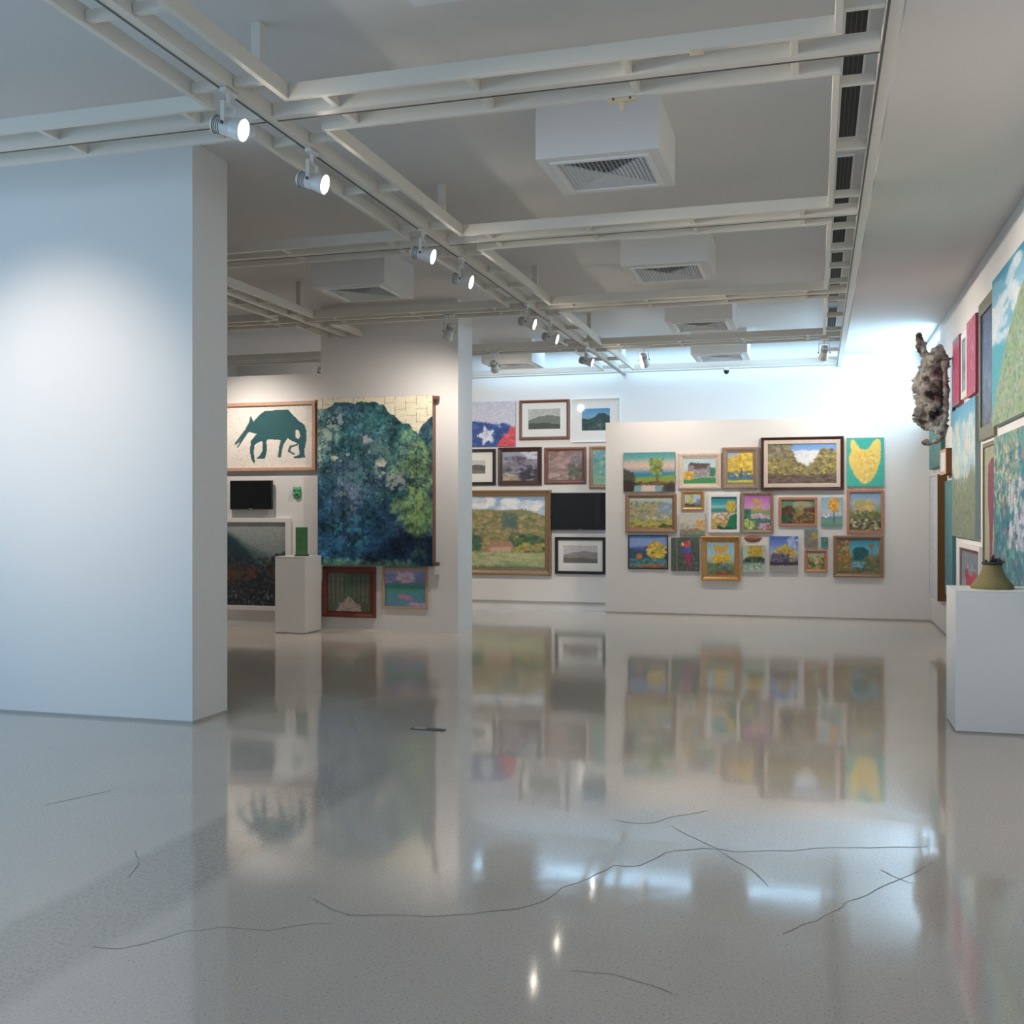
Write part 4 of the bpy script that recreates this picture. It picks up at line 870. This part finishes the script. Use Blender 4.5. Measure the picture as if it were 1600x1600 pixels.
p = Pic(60, 72, 56).grad([(0, '#7fb0c4'), (.4, '#98bccb'), (.6, '#8fb0b4'), (.7, '#6f8a6a'), (1, '#5a6a4a')], .04).poly([(.24, .10), (.36, .06), (.46, .14), (.58, .12), (.72, .04), (.78, .14), (.68, .32), (.30, .32)], '#cf9f3c', .02).ell(.52, .50, .34, .15, '#c9962f', .2).dabs(60, .2, .38, .86, .62, .04, YEL, 1.2).line(.53, .60, .53, .90, .03, '#5f5a54').dabs(60, 0, .68, 1, .92, .05, ['#5f7a54', '#6a7f70', '#485f44', '#7f8f68'], 1.2).dabs(24, .3, .9, .85, 1, .04, ['#a0603c', '#7a4a30'], 2.5)
P_((1096, 838, 1157, 907), p, 'thick gold-framed upright painting of a yellow tree, lowest of the partition', frame='gold', inner=(1104, 848, 1147, 898), depth=.065, prof='scoop')
# oval plaque
loc, w, h = rect_y(1163, 837, 1190, 847, YP)
bm = bmesh.new(); lathe(bm, [(.5, 0), (.5, .25), (.44, .55), (.30, .85), (.0, 1.0)], 32)
for v in bm.verts: v.co = Vector((v.co.x*w*(1+.10*math.sin(v.co.y*9)), -v.co.z*.028, v.co.y*h))
o = mesh_obj('oval_plaque', bm, mat('painted_wood_plaque', (.30, .13, .07), .5, var=.7, scale=30, bump=.4), None, (loc.x, YP-.0005, loc.z), True)
tag(o, 'small brown oval plaque between the thick gold frame and the dark-roofed house canvas', 'plaque', 'paintings on the far partition')
p = Pic(46, 56, 57).grad([(0, '#9ab4a8'), (.5, '#a8b8a4'), (.6, '#4a5f4a'), (.7, '#7fa8a8'), (1, '#9fb09a')], .05).ell(.60, .22, .32, .24, '#bf9a38', .2).dabs(50, .25, .02, .92, .45, .05, ['#c9a53c', '#b08828', '#a8923c'], .9).dabs(40, .15, .45, .95, .60, .05, ['#33483a', '#4a5a3f', '#27392e'], 1.6).dabs(40, .1, .68, 1, .88, .035, ['#c8bca0', '#8fb0b8', '#a87a58', '#6a8a70', '#d8d0c0'], 1.1)
P_((1161, 852, 1195, 894), p, 'small unframed canvas of a round yellow tree below the oval plaque')
p = Pic(60, 76, 58).grad([(0, '#3f5fae'), (.3, '#6f88c8'), (.5, '#a3acc4'), (.74, '#54505c'), (.8, '#8d8a90'), (1, '#9a9690')], .02).dabs(20, .65, .02, 1, .3, .05, ['#a8b4dc', '#8ea0d0'], 1.5)
p.poly([(.05, .50), (.35, .34), (.70, .36), (.85, .55), (.85, .72), (.05, .76)], '#6a5f78', .02).dabs(110, .12, .24, .88, .48, .035, YEL+['#8f8a4a'], 1.1, mask=lambda x, y: y > .24+abs(x-.55)*.4).dabs(60, .1, .5, .75, .74, .04, ['#4a3f58', '#37303f', '#6f6480', '#584c68'], .9).dabs(40, .7, .42, .9, .75, .04, ['#b8a03a', '#9a8a48', '#c8b45a'], .7).poly([(0, .80), (1, .79), (1, 1), (0, 1)], '#96918c', .004).poly([(0, .72), (1, .70), (1, .80), (0, .81)], '#3f3a44', .01)
P_((1203, 838, 1247, 894), p, 'unframed canvas of a dark house with yellow tree, deep blue sky', name='painting')
p = Pic(30, 38, 59).grad([(0, '#5a7a88'), (.5, '#6f7f74'), (1, '#8a6a60')], .06).dabs(60, 0, .2, 1, 1, .09, ['#7a6a58', '#8a8050', '#5f6f68', '#94745f'], .8).dabs(20, .5, .15, 1, .5, .08, ['#b8983a', '#a0883c'], 1)
P_((1257, 828, 1278, 855), p, 'small unframed brownish canvas beside the tiniest teal canvas')
p = Pic(18, 24, 60).grad([(0, '#2a8090'), (.5, '#2a7a84'), (1, '#35808c')], .06).dabs(16, .45, .1, 1, .9, .14, ['#8a6a30', '#4a6a48', '#a07a34'], .8)
P_((1283, 839, 1294, 855), p, 'tiniest teal canvas, a stamp-sized one on the partition')
p = Pic(40, 38, 61).grad([(0, '#9fae9c'), (.4, '#8f9c74'), (.7, '#6a7040'), (1, '#7a6a40')], .06).dabs(80, 0, .2, 1, 1, .08, ['#6f7f48', '#8a8a50', '#4a5a34', '#a89a60', '#c9a070'], 1).dabs(10, .4, .3, .7, .7, .07, ['#d8b890', '#c08a5a'], .8)
P_((1257, 859, 1293, 894), p, 'small brown-framed green garden painting below the tiny canvases', frame='copper', inner=(1262, 864, 1288, 889), depth=.04)
p = Pic(90, 76, 62).grad([(0, '#2f86a8'), (.3, '#4fa0bc'), (.4, '#5f9aa8'), (.6, '#5f7048'), (.8, '#5f6f4c'), (1, '#6a6a44')], .05)
p.ell(.55, .42, .20, .20, '#1f5a60', .25).dabs(40, .38, .25, .72, .58, .04, ['#1f5a58', '#2a6a64', '#1a4a50'], 1).dabs(150, 0, .05, .30, .95, .045, ['#a8803a', '#8a6a34', '#b8903c', '#6f6038', '#9a5a30'], .9).poly([(.36, .66), (.66, .66), (.78, .92), (.34, .95)], '#5f98b0', .03).dabs(50, .38, .66, .75, .94, .03, ['#5a9ab8', '#6faabc', '#4a8098'], 2).dabs(90, .66, .50, 1, 1, .045, ['#5f7048', '#7a6a48', '#4a6048', '#8a7a58'], 1).ell(.82, .18, .07, .09, '#8a7048', .3).line(.82, .2, .83, .5, .012, '#5f6a58').dabs(40, .05, .85, .95, 1, .035, ['#7a7a50', '#5f5a3c'], 2)
P_((1302, 837, 1380, 902), p, 'copper-framed painting of a blue pond in autumn garden, bottom right', frame='brown', inner=(1308, 843, 1373, 896), depth=.05)
# ---- right wall -------------------------------------------------------------
GR = 'pictures on the right wall'
p = Pic(150, 170, 71).grad([(0, '#2a7fa4'), (.25, '#7fb4cc'), (.45, '#b4bcc8'), (.52, '#3a9aac'), (1, '#3f9aa4')], .10, sx=.7)
p.dabs(60, 0, .05, .5, .45, .05, ['#c2cbd4', '#a9c4d2', '#5fa0bc'], 1.8)
p.hill([(0, .95), (.10, .75), (.28, .48), (.5, .25), (.75, .12), (1, .05)], '#7d9a6c', .012, f=.01)
p.dabs(2600, 0, .02, 1, 1, .014, ['#6f9a5f', '#8aa07c', '#a08c80', '#5f8a66', '#7fa070', '#99a0a0', '#9a7f72', '#4f7a58'], .8, mask=lambda x, y: y > np.interp(x, [0, .1, .28, .5, .75, 1], [.97, .78, .50, .27, .14, .07]))
hang_r('painting', 1560, 1668, 440, 667, 1560, p, 'large painting of a green flowering hill under blue sky, at the upper right edge', depth=.05, group=GR)
p = Pic(60, 150, 72).grad([(0, '#3f4a6a'), (.3, '#4a5f84'), (.6, '#5a7494'), (1, '#56606a')], .08).dabs(200, 0, 0, 1, 1, .03, ['#3a4468', '#5f7fa0', '#4a5578', '#7490a8', '#38506a'], .7)
hang_r('framed_painting', 1534, 1558.5, 478, 690, 1534, p, 'tall olive-framed dark blue painting left of the large green hill painting', frame='olive', fw=.12, depth=.03, prof='box', group=GR)
p = Pic(50, 90, 73).grad([(0, '#a8385a'), (1, '#a43c60')], .03).dabs(120, 0, 0, 1, 1, .04, ['#b0405c', '#9a3458', '#b85464', '#a84068', '#c88070'], .8)
hang_r('painting', 1518.5, 1533, 505, 622, 1519, p, 'red canvas immediately left of the tall dark blue painting', depth=.05, group=GR)
p = Pic(30, 90, 74).grad([(0, '#7f9fb0'), (.5, '#5f7088'), (1, '#8aa0b0')], .06).dabs(60, 0, 0, 1, 1, .05, ['#93a8b8', '#4a5a74', '#a8b8c4'], .7)
hang_r('framed_painting', 1507.5, 1516.5, 524, 625, 1507.5, p, 'narrow white-framed blue-grey picture between the two red canvases', frame='white', fw=.07, depth=.04, prof='box', group=GR)
p = Pic(50, 90, 75).grad([(0, '#5f8a90'), (.08, '#a8385a'), (.9, '#b04468'), (1, '#6a8a80')], .03).dabs(90, .1, .1, .9, .9, .04, ['#b0405c', '#a03860', '#b85068'], .8)
hang_r('painting', 1496, 1506.5, 534, 637, 1496, p, 'red and teal canvas touching the gnarled wall sculpture', depth=.05, group=GR)
p = Pic(110, 150, 76).grad([(0, '#4a93bc'), (.15, '#6faac4'), (.4, '#9fb8bc'), (.58, '#8fa49c'), (.7, '#6f8070'), (1, '#6a7862')], .08, sx=.8).dabs(160, 0, .12, 1, .55, .04, ['#b8bcb8', '#a9bfc4', '#7fb0c4', '#c0b8ac'], 1)
p.hill([(0, .42), (.3, .62), (.6, .60), (.85, .45), (1, .5)], '#6f7f6a', .04, f=.08).dabs(600, 0, .55, 1, 1, .016, ['#6a7f62', '#7f7a68', '#5f7860', '#8a8a7a', '#5a6a58'], .9)
hang_r('painting', 1495, 1532.5, 644, 837, 1495, p, 'tall cloudy sky and meadow painting in the middle of the right wall', depth=.05, group=GR)
p = Pic(60, 140, 77).grad([(0, '#8d8f76'), (1, '#94967c')], .03).poly([(.30, .14), (.50, .10), (.85, .08), (.82, .45), (.66, .62), (.62, .84), (.42, .84), (.40, .60), (.28, .4)], '#7a3a50', .01).line(.52, .84, .50, .98, .012, '#5a3a40').line(.62, .5, .62, .82, .02, '#6a4050')
hang_r('framed_painting', 1539, 1561, 694, 912, 1539, p, 'olive panel with one long maroon leaf shape behind the straw hat', frame='olive', fw=.04, depth=.022, prof='box', group=GR)
p = Pic(150, 130, 78).grad([(0, '#4f8a80'), (.3, '#3a7a88'), (.6, '#2f6f84'), (1, '#3f6478')], .10, sx=.8).dabs(900, 0, 0, 1, 1, .028, ['#2f6f80', '#4a8a84', '#2a5f78', '#6a9a8a', '#3f7a70', '#1f5870', '#88757a'], .6).dabs(260, 0, .0, .45, .45, .016, ['#a8857a', '#7fb08a', '#c0a898', '#5f8a6a'], .8).dabs(80, .3, .3, .55, .7, .03, ['#b0a8b8', '#9aa0b4', '#c4bcc4'], .5)
hang_r('painting', 1562.5, 1668, 684, 924, 1562.5, p, 'large teal and green painting behind the plinth, lower right at the edge of view', depth=.05, group=GR)
p = Pic(50, 150, 79).grad([(0, '#3f8488'), (.5, '#3a7484'), (1, '#3f6a78')], .08).dabs(300, 0, 0, 1, 1, .03, ['#2f6f74', '#4a8a84', '#2a5f70', '#5f7a70', '#4a7f90'], .5)
hang_r('painting', 1482, 1494, 752, 928, 1482, p, 'tall narrow teal canvas right of the deep white box frame', depth=.04, group=GR)
p = Pic(30, 40, 80).grad([(0, '#b89078'), (1, '#b89078')], .0).poly([(.16,.12),(.84,.12),(.84,.88),(.16,.88)], '#c0c4c8')
hang_r('deep_box_picture', 1482.5, 1493, 706, 744, 1479, p, 'small pale picture box with copper-brown side just under the sculpture', 'picture', depth=.10, pm='print', group=GR, edge=(.20, .085, .04))
p = Pic(40, 60, 81).grad([(0, '#3f8480'), (1, '#35706a')], .06).dabs(120, 0, 0, 1, 1, .05, ['#2f7470', '#4a8a78', '#5f7a74', '#2a6460'], .5)
hang_r('painting', 1458, 1477, 672, 734, 1458, p, 'small green-teal canvas high in the far right corner, under the sculpture', depth=.05, group=GR)
p = Pic(60, 150, 82).grad([(0, '#b2b5ba'), (1, '#b8bbbf')], .02).grain(.02)
p.poly([(0, 0), (.07, 0), (.07, 1), (0, 1)], '#a8928c').poly([(0, 0), (1, 0), (1, .015), (0, .015)], '#a8928c').poly([(.16, .03), (.19, .03), (.19, .97), (.16, .97)], '#9c9ea4')
o = hang_r('deep_box_picture', 1466, 1480, 745, 930, 1466, p, 'tall deep picture box with white front and brown side in the far right corner', 'picture', depth=.11, pm='print', group=GR, edge=(.20, .10, .035))
p = Pic(60, 70, 83).grad([(0, '#5f7080'), (.6, '#6a7480'), (1, '#8a8f98')], .05).dabs(60, .1, .1, .9, .9, .05, ['#566a7c', '#7a8490', '#6f6f80'], 1).ell(.48, .70, .22, .16, '#b02040', .3).ell(.30, .55, .10, .12, '#9a1f38', .3).ell(.72, .55, .12, .10, '#a8304a', .3).line(.50, .7, .5, .98, .04, '#8a2038')
hang_r('framed_painting', 1503, 1536, 848, 930, 1503, p, 'low white-framed picture with a red flower shape, left of the straw hat', frame='white', fw=.045, depth=.035, prof='box', liner=('mahogany', .03), group=GR)

# ------------------------------------------------------------------ right plinth and straw hat
plinth(.912, 7.72, 1.46, 8.24, .9675, 'wide white plinth against the right wall, at the right edge of view')
hx, hy = 1.18, 7.98
r = empty('woven_straw_hat', (hx, hy, .9675)); tag(r, 'khaki bell-shaped woven straw hat standing on the wide white plinth', 'hat')
straw = bpy.data.materials.new('woven_straw'); straw.use_nodes = True; nt = straw.node_tree; b = nt.nodes['Principled BSDF']
wv = nt.nodes.new('ShaderNodeTexWave'); wv.bands_direction = 'Z'; wv.inputs['Scale'].default_value = 60; wv.inputs['Distortion'].default_value = 2; wv.inputs['Detail'].default_value = 3
tc = nt.nodes.new('ShaderNodeTexCoord'); rp = nt.nodes.new('ShaderNodeValToRGB'); rp.color_ramp.elements[0].color = (.25, .20, .085, 1); rp.color_ramp.elements[1].color = (.36, .31, .15, 1)
nt.links.new(tc.outputs['Object'], wv.inputs[0]); nt.links.new(wv.outputs[0], rp.inputs[0]); nt.links.new(rp.outputs[0], b.inputs['Base Color']); b.inputs['Roughness'].default_value = .8
bp = nt.nodes.new('ShaderNodeBump'); bp.inputs['Distance'].default_value = .003; nt.links.new(wv.outputs[0], bp.inputs['Height']); nt.links.new(bp.outputs[0], b.inputs['Normal'])
bm = bmesh.new(); lathe(bm, [(.138, 0), (.142, .008), (.134, .025), (.112, .055), (.090, .085), (.074, .115), (.064, .145), (.060, .168), (.0, .172)], 40)
mesh_obj('crown', bm, straw, r, smooth=True)
bm = bmesh.new(); lathe(bm, [(.061, .166), (.066, .170), (.066, .180), (.058, .184), (.0, .184)], 32)
for v in bm.verts: v.co.x *= 1.05
mesh_obj('dark_rim', bm, mat('dark_leather', (.035, .03, .025), .6), r)
bm = bmesh.new()
for (x, y, z, s) in ((.0, 0, .198, .020), (.022, .0, .196, .016), (-.04, 0, .190, .010), (.050, .0, .191, .012)):
    bmesh.ops.create_icosphere(bm, subdivisions=2, radius=s, matrix=Matrix.Translation((x, y, z)))
mesh_obj('dark_bead', bm, mat('dark_blue_bead', (.02, .025, .05), .35), r, smooth=True)
bm = bmesh.new()
for (x, y, z, s) in ((.004, .0, .224, .013), (.045, .0, .206, .010), (.072, 0, .186, .010)):
    bmesh.ops.create_icosphere(bm, subdivisions=2, radius=s, matrix=Matrix.Translation((x, y, z)))
mesh_obj('red_bead', bm, mat('red_bead', (.30, .05, .05), .4), r, smooth=True)

# ------------------------------------------------------------------ gnarled wall sculpture
bark = bpy.data.materials.new('gnarled_bark'); bark.use_nodes = True; nt = bark.node_tree; b = nt.nodes['Principled BSDF']; b.inputs['Roughness'].default_value = .85
tc = nt.nodes.new('ShaderNodeTexCoord'); n = nt.nodes.new('ShaderNodeTexNoise'); n.inputs['Scale'].default_value = 7; n.inputs['Detail'].default_value = 9; n.inputs['Roughness'].default_value = .65
rp = nt.nodes.new('ShaderNodeValToRGB'); cr = rp.color_ramp; cr.elements[0].position = .38; cr.elements[0].color = (.025, .02, .02, 1); cr.elements[1].position = .64; cr.elements[1].color = (.60, .585, .55, 1)
e = cr.elements.new(.44); e.color = (.20, .165, .135, 1); e = cr.elements.new(.52); e.color = (.34, .325, .30, 1)
nt.links.new(tc.outputs['Object'], n.inputs[0]); nt.links.new(n.outputs['Fac'], rp.inputs[0]); nt.links.new(rp.outputs[0], b.inputs['Base Color'])
bp = nt.nodes.new('ShaderNodeBump'); bp.inputs['Distance'].default_value = .05; nt.links.new(n.outputs['Fac'], bp.inputs['Height']); nt.links.new(bp.outputs[0], b.inputs['Normal'])
from mathutils import noise as mn
def chain(name, pts, parent, amp=.02, seg=26, fr=8.0):
    """a gnarled limb: rings along a smooth path; pts = [(x, y, z, r)]"""
    bm = bmesh.new(); P = [Vector(q[:3]) for q in pts]; Rr = [q[3] for q in pts]; N = len(P); rings = []
    def cat(i, t, A):
        a, b_, c, d = A[max(0, i-1)], A[i], A[min(N-1, i+1)], A[min(N-1, i+2)]
        return .5*((2*b_)+(c-a)*t+(2*a-5*b_+4*c-d)*t*t+(3*b_-a-3*c+d)*t**3)
    path = []; 
    for i in range(N-1):
        for k in range(12): path.append((cat(i, k/12, P), cat(i, k/12, Rr)))
    path.append((P[-1], Rr[-1]))
    for i, (c, rr) in enumerate(path):
        d = (path[min(i+1, len(path)-1)][0]-path[max(0, i-1)][0]).normalized(); q = d.to_track_quat('Z', 'Y'); ring = []
        for k in range(seg):
            a = 2*math.pi*k/seg; off = q @ Vector((math.cos(a), math.sin(a), 0)); pos = c+off*max(.004, rr)
            nn = mn.noise(pos*fr)*amp*2.4+mn.noise(pos*fr*2.7)*amp*1.5-abs(mn.noise(pos*fr*1.6+Vector((7, 3, 1))))*amp*3.0+amp*.6+abs(mn.noise(pos*fr*4))*amp*1.2
            ring.append(bm.verts.new(c+off*max(.004, rr+nn*min(1, rr/.05))))
        rings.append(ring)
    for a, b2 in zip(rings, rings[1:]):
        for k in range(seg): j = (k+1) % seg; bm.faces.new((a[k], a[j], b2[j], b2[k]))
    bm.faces.new(rings[0]); bm.faces.new(rings[-1])
    return mesh_obj(name, bm, bark, parent, smooth=True)
sy, sz = 12.9, 2.9
r = empty('driftwood_sculpture', (XW-.035, sy, sz)); tag(r, 'gnarled grey-brown driftwood sculpture jutting from the right wall near the far corner', 'sculpture')
chain('trunk', [(-.09, .05, .30, .05), (-.14, .0, .34, .10), (-.20, -.02, .22, .13), (-.22, 0, .05, .15), (-.22, .0, -.12, .14), (-.20, .02, -.28, .14), (-.14, 0, -.40, .10), (-.09, .02, -.46, .045)], r, .030)
chain('horn', [(-.20, 0, .30, .07), (-.29, 0, .42, .055), (-.34, 0, .54, .045), (-.35, .0, .62, .03), (-.345, 0, .66, .012)], r, .014)
chain('upper_limb', [(-.22, 0, .36, .06), (-.15, -.02, .44, .06), (-.10, -.02, .38, .045), (-.07, 0, .25, .03)], r, .014)
chain('bulge', [(-.26, .02, .10, .05), (-.31, .02, .0, .08), (-.30, .02, -.12, .075), (-.22, .02, -.2, .05)], r, .022)
chain('lower_lip', [(-.12, 0, -.20, .06), (-.26, 0, -.24, .09), (-.34, 0, -.28, .07), (-.33, .0, -.36, .05), (-.24, 0, -.40, .05)], r, .016)
chain('tail', [(-.10, 0, -.40, .045), (-.09, -.01, -.48, .035), (-.12, -.01, -.56, .032), (-.21, 0, -.61, .026), (-.28, 0, -.60, .034), (-.30, 0, -.63, .024)], r, .008)
chain('rib_limb', [(-.10, -.14, .30, .03), (-.08, -.15, .10, .03), (-.075, -.13, -.08, .035), (-.08, -.10, -.3, .03), (-.1, -.05, -.4, .02)], r, .010)
bm = bmesh.new(); bx(bm, .0, -.06, -.42, .034, .10, .36); mesh_obj('back_board', bm, M['darkbrown'], r)
